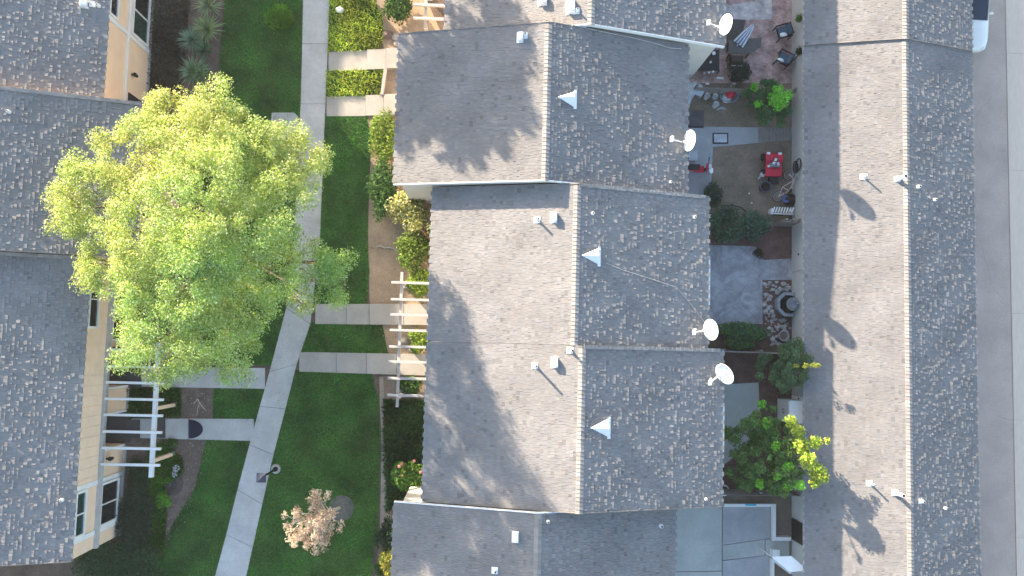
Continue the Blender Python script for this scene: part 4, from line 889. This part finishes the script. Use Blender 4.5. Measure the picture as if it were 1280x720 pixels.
# low white wall around the last patio and the gate roof
mb = MB(); mb.prism(poly([(903, 628.5), (967, 628.5), (967, 632), (903, 632)]), 0, .32); mb.prism(poly([(963, 632.2), (967, 632.2), (967, 674), (963, 674)]), 0, .32); mb.prism(poly([(967.2, 669.5), (986, 669.5), (986, 674), (967.2, 674)]), 0, .32)
tag(mb.build('low_wall', M_TRIM), 'low white kerb wall around the bottom patio slab', 'low wall')
mb = MB(); mb.prism(poly([(962, 697), (965, 697), (965, 770), (962, 770)]), 0, .32); mb.prism(poly([(965.2, 697), (985, 712), (985, 716), (965.2, 701)]), 0, .32)
tag(mb.build('low_wall', M_TRIM), 'white kerb beside the canopy at the bottom edge', 'low wall')
t = thing('canopy', 'white flat door canopy on the garage wall at the bottom', 'canopy', (15.8, -9.9, 0))
a = [P(x, y, 1.9) for x, y in ((964, 696), (989, 695), (1010, 713), (987, 715))]
MB().prism([(p.x, p.y) for p in a], 1.86, 1.92).build('canopy_roof', M_TRIM, t)
for p in (a[0], a[3]): MB().tube((p.x + .12, p.y - .06, 0), (p.x + .12, p.y - .06, 1.86), .03).build('post', M_TRIM, t)
b = P(966, 689); tag(MB().box(b.x - .16, b.x + .16, b.y - .16, b.y + .16, .05, .42).box(b.x - .18, b.x + .18, b.y - .18, b.y + .18, .421, .46).build('storage_box', M_WHITE), 'small white lidded box on the patio beside the canopy', 'box')
t = thing('hose_reel', 'pale hoop of garden hose beside the townhouse wall', 'hose', tuple(P(906, 613)))
MB().ring(tuple(P(905, 613, .12)), (0, 0, 1), .25, .03, 22, 6).ring(tuple(P(905, 613, .18)), (0, 0, 1), .23, .03, 22, 6).build('hose', M_TRIM, t)
tag(MB().prism(poly([(929, 628), (942, 628), (942, 630.5), (929, 630.5)]), .33, .37).build('foam_board', mat('aqua_foam', (.05, .4, .5), .5)), 'thin aqua board lying on the low white wall', 'board')

# white utility cabinet at the garage wall
t = thing('storage_cabinet', 'white storage cabinet against the garage wall above the yellow leaved tree', 'cabinet', tuple(P(995, 513)))
c = P(990, 512); MB().box(15.2, 15.86, c.y - .55, c.y + .55, 0, 1.6).build('cabinet_body', M_TRIM, t); d = MB().box(15.165, 15.198, c.y - .53, c.y - .01, .05, 1.56).build('door', M_TRIM, t); MB().box(15.13, 15.163, c.y - .1, c.y - .06, .8, .95).build('handle', M_BLACK, d); d = MB().box(15.165, 15.198, c.y + .01, c.y + .53, .05, 1.56).build('door', M_TRIM, t); MB().box(15.13, 15.163, c.y + .06, c.y + .1, .8, .95).build('handle', M_BLACK, d)

# ---------------------------------------------------------------- patio furniture
def armchair(label, px, py, rz):
    p = P(px, py); t = thing('patio_chair', label, 'chair', (0, 0, 0), 'cushioned chairs on the brick patio')
    MB().box(-.30, .30, -.30, .30, .36, .40).build('seat', M_BLACK, t); MB().box(-.27, .27, -.26, .28, .401, .48).build('cushion', M_BLUE, t)
    MB().box(-.30, .30, .30, .35, .38, .85).build('backrest', M_BLACK, t); MB().obox((0, .25, .66), (.5, .08, .36), (-.15, 0, 0)).build('back_cushion', M_BLUE, t)
    for s in (-1, 1):
        MB().box(s * .33 - .035, s * .33 + .035, -.36, .34, .58, .62).build('armrest', M_BLACK, t)
        MB().box(s * .33 - .025, s * .33 + .025, -.34, -.29, .0, .579).build('leg', M_BLACK, t); MB().box(s * .33 - .025, s * .33 + .025, .29, .34, .0, .579).build('leg', M_BLACK, t)
    t.location = p; t.rotation_euler = (0, 0, rz); return t
armchair('black armchair with blue cushion, upper of the two by the garage wall', 975, 44, math.radians(-72))
armchair('black armchair with blue cushion, lower of the two, turned towards the fence', 976, 77, math.radians(-115))
for px, py, r, lb in ((979, 44, -.3, 'white pillow on the upper blue armchair'), (975, 76, .4, 'white pillow on the lower blue armchair')):
    p = P(px, py, .5); tag(MB().blob((p.x, p.y, .53), (.2, .14, .06), .05, 12, 6).build('pillow', M_WHITE, None, True), lb, 'pillow', 'white pillows')
tag(sheet('outdoor_rug', [(909, 24), (932, 25), (928, 42), (912, 64), (908, 66)], .03, M_GREYC), 'dark rug on the bricks under the folded umbrella', 'rug')
t = thing('patio_table', 'low dark square table beside the folded umbrella', 'table', tuple(P(930, 56)))
a = [P(x, y, .72) for x, y in ((911, 50), (952, 47), (951, 59), (938, 67), (911, 67))]
MB().prism([(p.x, p.y) for p in a], .68, .72).build('tabletop', mat('dark_grey_top', (.10, .095, .09), .7), t)
for p in (a[0], a[1], a[4], a[3]): q = p.lerp(sum((x for x in a), Vector()) / 5, .12); MB().box(q.x - .03, q.x + .03, q.y - .03, q.y + .03, 0, .679).build('leg', M_BLACK, t)
# folded striped umbrella
p0, p1 = P(941, 32, .95), P(923, 55, .80); t = thing('umbrella', 'folded striped grey and white umbrella lying over the patio table', 'umbrella', tuple(p0))
d = (p1 - p0); sd = Vector((-d.y, d.x, 0)).normalized(); mt1, mt2 = mat('stripe_white', (.62, .62, .66), .8), mat('stripe_grey', (.16, .17, .24), .8)
for i in range(7):
    o = sd * (i - 3) * .055; e = sd * (i - 3) * .085; MB().path([p0 + o * .35, p0.lerp(p1, .5) + o + Vector((0, 0, .05)), p1 + e - Vector((0, 0, abs(i - 3) * .01))], [.03, .06, .05], 7).build('canopy_fold', mt1 if i % 2 == 0 else mt2, t)
MB().tube(p0 - d * .06, p1 + d * .12, .02).build('pole', M_GALV, t)
# black shelf with bottles below the gable
t = thing('plant_shelf', 'low black shelf with small pots below the cream gable wall', 'shelf', tuple(P(885, 82)))
q = poly([(872, 66), (896, 66), (896, 92), (862, 92)])
MB().prism(q, .40, .44).build('shelf_board', M_BLACK, t)
for x, y in q: MB().box(x - .03, x + .03, y - .03, y + .03, 0, .399).build('leg', M_BLACK, t)
for px, py, s, lb in ((892, 67, .10, 'blue and white pot at the top of the black shelf'), (888, 78, .06, 'slim white bottle standing on the black shelf'), (886, 91, .06, 'white topped pot on the lower edge of the shelf'), (880, 92, .055, 'dark small pot in the middle of the lower shelf edge'), (891, 90, .06, 'pale pot nearest the fence corner of the shelf')):
    p = P(px, py, .5); tag(MB().lathe([(0, .442), (s * .7, .442), (s, .56), (s * .8, .6), (s * .5, .58), (0, .57)], (p.x, p.y, 0), 12).build('plant_pot', M_WHITE if s > .058 else M_GALV), lb, 'pot', 'small pots on the black shelf')
for px, py, lb in ((900, 98, 'white paving stone left of centre along the dark fence'), (917, 98, 'white paving stone right of centre along the dark fence'), (884, 105, 'small white stone below the dark fence near the tarp'), (917, 105, 'small white stone below the dark fence near the tub')):
    p = P(px, py, 0.); w = .18 if py < 100 else .09; zt = 0 if py > 100 else 0
    tag(MB().box(p.x - w, p.x + w, p.y - .05, p.y + .05, .01, .07).build('edging_stone', M_WHITE), lb, 'stone', 'edging stones')
t = thing('grill', 'dark barbecue grill with a steel handle beside the round shrub', 'barbecue', tuple(P(920, 78)))
c = P(921, 75, .8); MB().box(c.x - .35, c.x + .35, c.y - .25, c.y + .25, .55, .78).add([(c.x - .35, c.y - .25, .782), (c.x + .35, c.y - .25, .782), (c.x + .35, c.y + .25, .782), (c.x - .35, c.y + .25, .782), (c.x - .3, c.y - .1, .95), (c.x + .3, c.y - .1, .95), (c.x + .3, c.y + .12, .95), (c.x - .3, c.y + .12, .95)], [(4, 5, 6, 7), (0, 1, 5, 4), (1, 2, 6, 5), (2, 3, 7, 6), (3, 0, 4, 7)]).build('grill_body', M_DARK, t)
MB().tube((c.x - .28, c.y - .3, .8), (c.x + .28, c.y - .3, .8), .016).build('handle', M_GALV, t)
for sx in (-.3, .3):
    for sy in (-.2, .2): MB().tube((c.x + sx, c.y + sy, 0), (c.x + sx, c.y + sy, .549), .02).build('leg', M_BLACK, t)

# bush yard: tarp, buckets, tub
t = thing('tarp', 'pale crumpled tarp draped beside the middle row wall', 'tarp', tuple(P(866, 122)))
q = [(842, 108), (868, 104), (876, 107), (881, 113), (878, 120), (872, 114), (866, 122), (860, 135), (842, 140)]
vs = [(P(x, y, .5).x, P(x, y, .5).y, random.uniform(.35, .7)) for x, y in q]; c = P(862, 116, .75); vs.append(tuple(c)); n = len(q)
MB().add(vs + [(v[0], v[1], 0.02) for v in vs[:n]], [(i, (i + 1) % n, n) for i in range(n)] + [(i, n + 1 + i, n + 1 + (i + 1) % n, (i + 1) % n) for i in range(n)]).build('tarp_sheet', M_TARP, t)
struct(sheet('paving_slab', [(845, 138), (879.5, 138), (879.5, 160), (845, 160)], .03, mat('dark_slab', (.10, .095, .095), .9)))
for px, py, r, lb in ((882, 122, .15, 'white bucket half under the pale tarp'), (892, 122.5, .15, 'white bucket between the tarp and the tub'), (893, 132.5, .16, 'white bucket with a spilled cloth, nearest the walk')):
    p = P(px, py); t = thing('bucket', lb, 'bucket', (p.x, p.y, 0), 'white buckets')
    MB().lathe([(0, .01), (r * .8, .01), (r, .34), (r * .93, .34), (r * .75, .06), (0, .06)], (p.x, p.y, 0), 16).build('pail', M_WHITE, t); MB().ring((p.x, p.y, .345), (0, 0, 1), r * .97, .012, 16, 5).build('rim', M_GALV, t)
p = P(909, 122); t = thing('wash_tub', 'oval grey tub with a white basin, below the dark fence', 'tub', (p.x, p.y, 0))
prof = [(0, .02), (.36, .02), (.44, .38), (.40, .38), (.34, .08), (0, .08)]; mb = MB().lathe(prof, (p.x, p.y, 0), 22); mb.V = [(p.x + (v[0] - p.x) * 1.15, p.y + (v[1] - p.y) * .85, v[2]) for v in mb.V]; mb.build('tub_body', mat('blue_grey_plastic', (.28, .34, .38), .5), t, True)
MB().lathe([(0, .10), (.2, .12), (.26, .3), (.0, .28)], (p.x - .12, p.y - .12, 0), 16).build('basin', M_WHITE, t, True)
tag(MB().blob((p.x + .03, p.y + .05, .46), (.26, .22, .18), .12, 12, 8).build('red_bag', M_RED, None, True), 'crumpled bright red bag lying in the grey tub', 'bag')
t = P(900, 136); tag(MB().path([P(896, 137, .06), P(902, 134.5, .1), P(908, 137, .05)], [.03, .07, .015], 7).build('cloth', M_TARP), 'pale blue cloth on the soil beside the bucket', 'cloth')
mb = MB(); tb = poly([(890.5, 166.5), (910, 166.5), (910, 180), (890.5, 180)]); t = thing('framed_board', 'white board in a black frame lying on the yard walk', 'board', tuple(P(900, 173)))
MB().prism(tb, .032, .055).build('frame', M_BLACK, t); MB().prism(poly([(892.2, 168), (908.4, 168), (908.4, 178.3), (892.2, 178.3)]), .0555, .06).build('panel', mat('pale_panel', (.46, .48, .52), .6), t)

# scooter beside the wall
p = P(872, 213); t = thing('motor_scooter', 'red and black scooter with a white top box, half under the eave', 'scooter', (p.x, p.y, 0)); x, y = p.x, p.y
for dx, nm in ((.45, 0), (-.65, 0)):
    w = MB().ring((x + dx, y, .24), (0, 1, 0), .18, .06, 20, 8).build('wheel', M_TYRE, t); MB().tube((x + dx, y - .05, .24), (x + dx, y + .05, .24), .12, .12, 12).build('rim', M_GALV, w)
MB().obox((x - .45, y, .55), (.75, .30, .22)).obox((x + .0, y, .28), (.5, .32, .08)).obox((x + .32, y, .6), (.08, .36, .62), (0, -.25, 0)).obox((x + .48, y, .45), (.32, .14, .06)).build('body', M_RED, t)
MB().obox((x - .42, y, .71), (.68, .28, .10)).build('seat', M_BLACK, t); MB().tube((x + .3, y - .34, .98), (x + .3, y + .34, .98), .02).tube((x + .42, y, .4), (x + .28, y, 1.0), .03).build('handlebar', M_BLACK, t)
MB().obox((x + .36, y, .95), (.14, .2, .14)).build('headlight', M_GALV, t)
for s in (-1, 1): MB().obox((x + .28, y + s * .38, 1.1), (.03, .12, .08)).build('mirror', M_BLACK, t)
MB().obox((x + .44, y - .16, .72), (.26, .24, .2)).build('top_box', M_WHITE, t)
t = thing('covered_chair', 'pale cloth covered chair beside the scooter, half under the eave', 'chair', tuple(P(862, 197))); p = P(862, 197); 
MB().obox((p.x, p.y, .42), (.6, .5, .06)).obox((p.x - .25, p.y, .7), (.06, .5, .5)).build('seat', M_TARP, t)
for sx in (-.25, .25):
    for sy in (-.2, .2): MB().tube((p.x + sx, p.y + sy, 0), (p.x + sx, p.y + sy, .39), .02).build('leg', M_GALV, t)

# red ride-on toy
p = P(963, 208); t = thing('ride_on_toy', 'red plastic ride on toy with white and grey panels on the bare dirt', 'toy car', (p.x, p.y, 0)); x, y = p.x, p.y
mb = MB(); prof = [(-.62, .18), (-.60, .42), (-.30, .50), (.05, .46), (.2, .60), (.5, .56), (.62, .40), (.62, .18)]; n = len(prof)
ws = [.36, .42, .44, .40, .44, .46, .40, .36]
mb.add([(x - w, y + a, z) for (a, z), w in zip(prof, ws)] + [(x + w, y + a, z) for (a, z), w in zip(prof, ws)], [tuple(range(n)), tuple(range(n, 2 * n))[::-1]] + [(i, n + i, n + (i + 1) % n, (i + 1) % n) for i in range(n)])
mb.build('body', M_RED, t)
for sx in (-1, 1):
    for sy in (-.38, .42):
        w = MB().tube((x + sx * .42, y + sy, .18), (x + sx * .52, y + sy, .18), .18, .18, 16).build('wheel', M_TYRE, t)
MB().obox((x + .02, y - .05, .50), (.5, .22, .08)).obox((x, y - .14, .6), (.5, .05, .2)).build('seat', mat('grey_panel', (.22, .23, .24), .5), t)
MB().obox((x, y + .12, .64), (.14, .34, .03), (.2, 0, -.5)).obox((x - .2, y - .12, .535), (.28, .1, .03)).obox((x + .2, y + .02, .545), (.12, .16, .03), (0, 0, .4)).build('white_panel', M_WHITE, t)
MB().ring((x, y + .2, .72), (0, -.5, 1), .12, .018, 16, 5).build('steering_wheel', M_BLACK, t)
for s in (-1, 1): MB().obox((x + s * .3, y + .55, .52), (.16, .12, .1)).build('headlight', M_WHITE, t)
MB().box(x - .15, x + .3, y - .95, y - .62, .1, .34).build('tow_box', M_BLACK, t)
p = P(952, 219); tag(MB().blob((p.x, p.y, .16), (.18, .14, .16), .2, 9, 6).path([(p.x - .02, p.y, .1), (p.x - .2, p.y - .22, .06)], [.07, .04], 6).build('watering_can', M_GALV), 'pale grey watering can beside the red toy', 'watering can')
p = P(954, 235); t = thing('round_tub', 'round dark blue rimmed tub on the dirt left of the bicycle', 'tub', (p.x, p.y, 0))
MB().lathe([(0, .02), (.24, .02), (.29, .36), (.25, .36), (.2, .06), (0, .06)], (p.x, p.y, 0), 24).build('tub_body', M_BLACK, t, True); MB().ring((p.x, p.y, .365), (0, 0, 1), .275, .03, 26, 6).build('rim', mat('navy_plastic', (.10, .11, .17), .5), t, True)
for px, py, lb in ((936, 242, 'small white ball on the dirt, upper of two'), (939, 254, 'small white ball on the dirt, nearer the shrub')):
    p = P(px, py); tag(MB().blob((p.x, p.y, .05), (.05, .05, .05), 0, 10, 7).build('ball', M_WHITE, None, True), lb, 'ball', 'small white balls')

# bicycle leaning over on its side
def bicycle(label, A, B, tilt):
    t = thing('bicycle', label, 'bicycle', tuple(A)); A, B = Vector(A), Vector(B); d = (B - A); L = d.length; d.normalize(); s = Vector((d.y, -d.x, 0)); up = (Vector((0, 0, 1)) * math.cos(tilt) + s * math.sin(tilt)); ax = d.cross(up)
    R = .31; O = lambda a, h: A + d * a + up * h
    for a in (0, L):
        w = MB().ring(O(a, R), ax, R, .022, 28, 6).build('wheel', M_TYRE, t)
        mb = MB().ring(O(a, R), ax, R - .03, .012, 28, 5)
        for i in range(12):
            q = 6.283 * i / 12; mb.tube(O(a, R), O(a, R) + (d * math.cos(q) + up * math.sin(q)) * (R - .03), .004, .004, 4)
        mb.build('rim', M_GALV, w)
    fr = MB(); bb, st, hd = O(L * .42, .28), O(L * .3, .72), O(L * .8, .74)
    for a, b in ((O(0, R), bb), (bb, hd), (bb, st), (st, hd), (O(0, R), st), (hd, O(L, R))): fr.tube(a, b, .024, .024, 7)
    fr.build('frame', mat('pale_pink_paint', (.62, .50, .50), .4), t)
    MB().obox(O(L * .28, .80), (.26, .14, .07), (0, 0, math.atan2(d.y, d.x))).build('saddle', M_BLACK, t)
    h = O(L * .83, .92); MB().tube(hd, h, .018).tube(h - ax * .26, h + ax * .26, .016).build('handlebar', M_BLACK, t)
    MB().ring(bb, ax, .08, .012, 14, 5).build('chainring', M_BLACK, t)
bicycle('small pale framed bicycle leaning over beside the garage wall', P(967, 244, .0), P(980, 217, .0), math.radians(42))
p = P(999, 206, 1.1); tag(MB().ring((15.83, P(990, 206, 1.0).y, 1.1), (1, .0, .0), .30, .03, 26, 6).build('wheel_rim', M_TYRE), 'spare bicycle tyre hung on the garage wall above the bicycle', 'tyre')
p = P(995, 207, 1.2); tag(MB().blob((15.62, p.y - .1, 1.25), (.16, .36, .1), .05, 12, 6).build('hanging_bag', M_BLACK), 'dark bag hanging on the garage wall beside the tyre', 'bag')
p = P(982, 251); t = thing('wheelbarrow', 'dark barrow with a blue tub standing beside the garage wall', 'wheelbarrow', (p.x, p.y, 0))
MB().blob((p.x + .12, p.y, .3), (.34, .32, .26), .08, 12, 7).build('barrow_tray', M_DARK, t, True); MB().lathe([(0, .3), (.16, .3), (.2, .5), (.16, .5), (0, .42)], (p.x - .18, p.y, 0), 14).build('blue_tub', M_BLUEP, t, True)
MB().ring((p.x + .42, p.y, .16), (0, 1, 0), .12, .04, 16, 6).build('wheel', M_TYRE, t)
c = P(979, 263, .5); t = thing('slatted_rack', 'white slatted rack standing above the short grey fence', 'rack', (c.x, c.y, 0))
for i in range(8): MB().obox((c.x - .5 + i * .14, c.y + .02, .52), (.06, .3, .05), (0, 0, -.35)).build('slat', M_WHITE, t)
MB().box(c.x - .6, c.x + .55, c.y - .2, c.y - .15, .3, .5).box(c.x - .6, c.x - .54, c.y - .15, c.y + .1, .3, .5).build('rack_frame', M_WHITE, t); MB().box(c.x - .5, c.x + .0, c.y - .26, c.y - .205, .38, .5).build('panel', M_DARK, t)
for sx in (-.56, .5): MB().box(c.x + sx - .03, c.x + sx + .03, c.y - .14, c.y + .1, 0, .299).build('leg', M_WHITE, t)
tag(MB().path([P(x, y, .12) for x, y in ((903, 257), (915, 256.5), (926, 259), (932, 264), (934, 270))], [.03] * 5, 6).build('garden_edging', M_BLACK), 'curved black edging behind the large grey green shrub', 'edging')

# fountain
p = P(982, 381); t = thing('fountain', 'octagonal stone fountain with tiered bowls on the rock bed', 'fountain', (p.x, p.y, 0)); x, y = p.x, p.y
MB().lathe([(.62, .0), (.62, .40), (.66, .40), (.66, .48), (.50, .48), (.50, .10), (0, .10)], (x, y, 0), 8, math.pi / 8).build('basin', M_FOUNT, t)
MB().lathe([(0, .30), (.5, .30)], (x, y, 0), 8, math.pi / 8).build('water', glass_mat('fountain_water', (.012, .014, .014), .05), t)
MB().lathe([(.16, .1), (.10, .5), (.09, .62)], (x + .1, y, 0), 12).build('pedestal', M_FOUNT, t)
for r, z in ((.34, .72), (.24, .98), (.14, 1.22)):
    MB().lathe([(.05, z - .22), (.08, z - .12), (r * .8, z - .05), (r, z), (r * .88, z), (r * .6, z - .06), (0, z - .08)], (x + .1, y, 0), 20).build('bowl', M_FOUNT, t, True)
MB().lathe([(.05, 1.15), (.06, 1.3), (.02, 1.4), (0, 1.42)], (x + .1, y, 0), 10).build('finial', M_FOUNT, t)
p = P(976, 420); t = thing('planter', 'round grey planter pot on the rock bed near the fence', 'planter', (p.x, p.y, 0))
MB().lathe([(0, .01), (.18, .01), (.27, .42), (.29, .46), (.23, .46), (.2, .36), (0, .36)], (p.x, p.y, 0), 20).build('pot', M_FOUNT, t, True); MB().lathe([(0, .37), (.2, .365)], (p.x, p.y, 0), 16).build('potting_soil', M_MULCH, t)
p = P(970, 421); tag(MB().blob((p.x, p.y, .12), (.12, .09, .12), .12).build('boulder', M_STONE), 'pale stone touching the grey planter pot', 'boulder', 'garden boulders')
mb = MB(); pl = poly([(954.5, 352), (989, 352), (989, 432), (960, 432), (956, 404)]); k = 0
while k < 150:
    q = (random.uniform(953, 990), random.uniform(350, 434)); w = P(*q)
    if not inpoly(np.array([[w.x, w.y]]), pl)[0] or (w - P(982, 381)).length < .74 or (w - P(976, 420)).length < .35: continue
    r = random.choice([.04, .05, .06, .08, .1, .13]); mb.blob((w.x, w.y, r * .3 + .012), (r * random.uniform(.8, 1.3), r * random.uniform(.7, 1.1), r * .6), .15, 8, 5); k += 1
stuff(mb.build('river_rocks', M_STONE), 'grey river rocks spread over the dark bed around the fountain', 'rocks')
mb = MB(); mb.box(10.3, 10.36, P(888, 388).y, P(888, 337).y, .2, 2.2)
tag(MB().tube((10.28, P(886, 388).y, 4.65), (10.28, P(886, 337).y, 4.65), .045).build('gutter', M_TRIM), 'white gutter length along the eave above the stamped patio', 'gutter', 'white gutters on the east eaves')
tag(MB().tube((10.97, P(905, 550).y, 4.65), (10.97, P(905, 499).y, 4.65), .045).build('gutter', M_TRIM), 'white gutter length along the eave left of the yellow leaved tree', 'gutter', 'white gutters on the east eaves')

# ---------------------------------------------------------------- parked car (nose down)
t = thing('parked_car', 'pale blue car parked in the alley tight against the garage', 'car', (25.06, 18.25, 0)); cx, y0 = 25.06, 15.92
# sections front -> rear: (y, half width at sill, half width at belt, z belt, half width top, z top)
S = [(0.0, .60, .66, .62, .62, .66), (.10, .74, .80, .72, .76, .76), (.45, .80, .86, .84, .80, .90), (1.0, .82, .87, .92, .80, .985), (1.42, .82, .87, .95, .78, 1.03), (2.5, .82, .87, .97, .62, 1.42), (3.1, .82, .87, .98, .60, 1.46), (3.75, .82, .87, .99, .62, 1.38), (4.2, .80, .85, 1.0, .72, 1.06), (4.55, .74, .78, .95, .70, 1.0), (4.62, .62, .66, .8, .62, .86)]
vs = []
for (y, ws, wb, zb, wt, zt) in S:
    prof = [(-ws, .28), (-wb, .55), (-wb, zb), (-wt, zt), (-wt * .5, zt + .03), (0, zt + .04), (wt * .5, zt + .03), (wt, zt), (wb, zb), (wb, .55), (ws, .28)]
    vs += [(cx + a, y0 + y, z) for a, z in prof]
K = 11; fs = []
for i in range(len(S) - 1):
    for j in range(K - 1): fs.append((i * K + j, (i + 1) * K + j, (i + 1) * K + j + 1, i * K + j + 1))
    fs.append((i * K + K - 1, (i + 1) * K + K - 1, (i + 1) * K, i * K))
fs += [tuple(range(K)), tuple(range((len(S) - 1) * K, len(S) * K))[::-1]]
body = MB().add(vs, fs).build('body', M_CARP, t, True)
def cpt(i, a, dz=.008):
    y, ws, wb, zb, wt, zt = S[i]; return Vector((cx + wt * a, y0 + y, zt + .04 - .04 * abs(a) + dz))
wv, wf = [], []
for j in range(9):      # windscreen: curved glass just proud of the body
    f = -.95 + 1.9 * j / 8
    for q in range(4):
        g = .04 + .92 * q / 3; wv.append(cpt(4, f).lerp(cpt(5, f), g) + Vector((0, -.008, .022)))
for j in range(8):
    for q in range(3): wf.append((j * 4 + q, (j + 1) * 4 + q, (j + 1) * 4 + q + 1, j * 4 + q + 1))
MB().add(wv, wf).build('windscreen', M_CARG, t, True)
w = [cpt(7, -.94), cpt(7, .94), cpt(8, .9), cpt(8, -.9)]; MB().add([p + Vector((0, 0, .01)) for p in w], [(0, 1, 2, 3)]).build('rear_window', M_CARG, t)
for s in (-1, 1):
    MB().add([(cx + s * (.875), y0 + 1.9, .99), (cx + s * .875, y0 + 3.7, 1.0), (cx + s * .66, y0 + 3.5, 1.37), (cx + s * .66, y0 + 2.6, 1.37)], [(0, 1, 2, 3)]).build('side_window', M_CARG, t)
    m = MB().blob((cx + s * .99, y0 + 1.88, 1.0), (.12, .07, .08), 0, 10, 7).tube((cx + s * .85, y0 + 1.84, .96), (cx + s * .95, y0 + 1.87, .98), .025).build('mirror', M_CARP, t, True)
    MB().blob((cx + s * .66, y0 + .18, .72), (.14, .18, .08), 0, 12, 7).build('headlight', mat('lamp_lens', (.7, .72, .74), .15, spec=.6), t, True)
    for yy in (.85, 3.7):
        wh = MB().tube((cx + s * .70, y0 + yy, .32), (cx + s * .875, y0 + yy, .32), .32, .32, 22).build('wheel', M_TYRE, t); MB().tube((cx + s * .876, y0 + yy, .32), (cx + s * .886, y0 + yy, .32), .2, .2, 18).build('rim', M_GALV, wh)
MB().tube((cx - .5, y0 + 1.50, 1.10), (cx + .1, y0 + 1.55, 1.12), .012).build('wiper', M_BLACK, t)

# ---------------------------------------------------------------- thin haze volume round the whole scene, added to lift the darks
hz = MB().box(-60, 60, -60, 60, -1.3, 41.).build('haze', bpy.data.materials.new('haze_air')); struct(hz, 'stuff'); hz['label'] = 'thin pale haze in the air over the whole estate'; hz['category'] = 'haze'
nt = hz.data.materials[0]; nt.use_nodes = True; nt = nt.node_tree; nt.nodes.clear(); om = nt.nodes.new('ShaderNodeOutputMaterial'); pv = nt.nodes.new('ShaderNodeVolumePrincipled')
pv.inputs['Color'].default_value = (.92, .94, 1., 1); pv.inputs['Density'].default_value = .00028; pv.inputs['Anisotropy'].default_value = .2; nt.links.new(pv.outputs[0], om.inputs['Volume'])

# ---------------------------------------------------------------- camera, sun and sky
cam = bpy.data.cameras.new('camera'); co = bpy.data.objects.new('camera', cam); COL.objects.link(co); SC.camera = co
R, U, Fw = CM[:, 0], CM[:, 1], CM[:, 2]
co.matrix_world = Matrix(((R[0], U[0], -Fw[0], 0), (R[1], U[1], -Fw[1], 0), (R[2], U[2], -Fw[2], CAMH), (0, 0, 0, 1)))
cam.sensor_width = 36; cam.lens = 36 * FPX / 1280; cam.clip_end = 1000; cam.clip_start = .5
AZ = math.radians(46.); TANE = .347 * math.cos(AZ); EL = math.atan(TANE)     # low sun, upper left of the picture
sd = Vector((-math.cos(AZ) * math.cos(EL), math.sin(AZ) * math.cos(EL), math.sin(EL)))
sun = bpy.data.lights.new('sun', 'SUN'); sun.energy = 5.0; sun.angle = math.radians(.53); sun.color = (1., .85, .66)
so = bpy.data.objects.new('sun', sun); COL.objects.link(so); so.rotation_euler = sd.to_track_quat('Z', 'Y').to_euler(); so.location = (-40, 40, 30)
w = bpy.data.worlds.new('World'); SC.world = w; w.use_nodes = True; nt = w.node_tree; bg = nt.nodes['Background']
sky = nt.nodes.new('ShaderNodeTexSky'); sky.sky_type = 'NISHITA'; sky.sun_disc = False; sky.sun_elevation = EL; sky.sun_rotation = math.atan2(sd.x, sd.y)
sky.air_density = 1.; sky.dust_density = 1.2; sky.ozone_density = 1.15
nt.links.new(sky.outputs[0], bg.inputs[0]); bg.inputs[1].default_value = .15
vs_ = SC.view_settings; vs_.view_transform = 'Standard'; vs_.look = 'None'; vs_.gamma = 1; vs_.exposure = 1.97; vs_.use_curve_mapping = False
SC.cycles.max_bounces = 5; SC.cycles.diffuse_bounces = 3; SC.cycles.transparent_max_bounces = 4
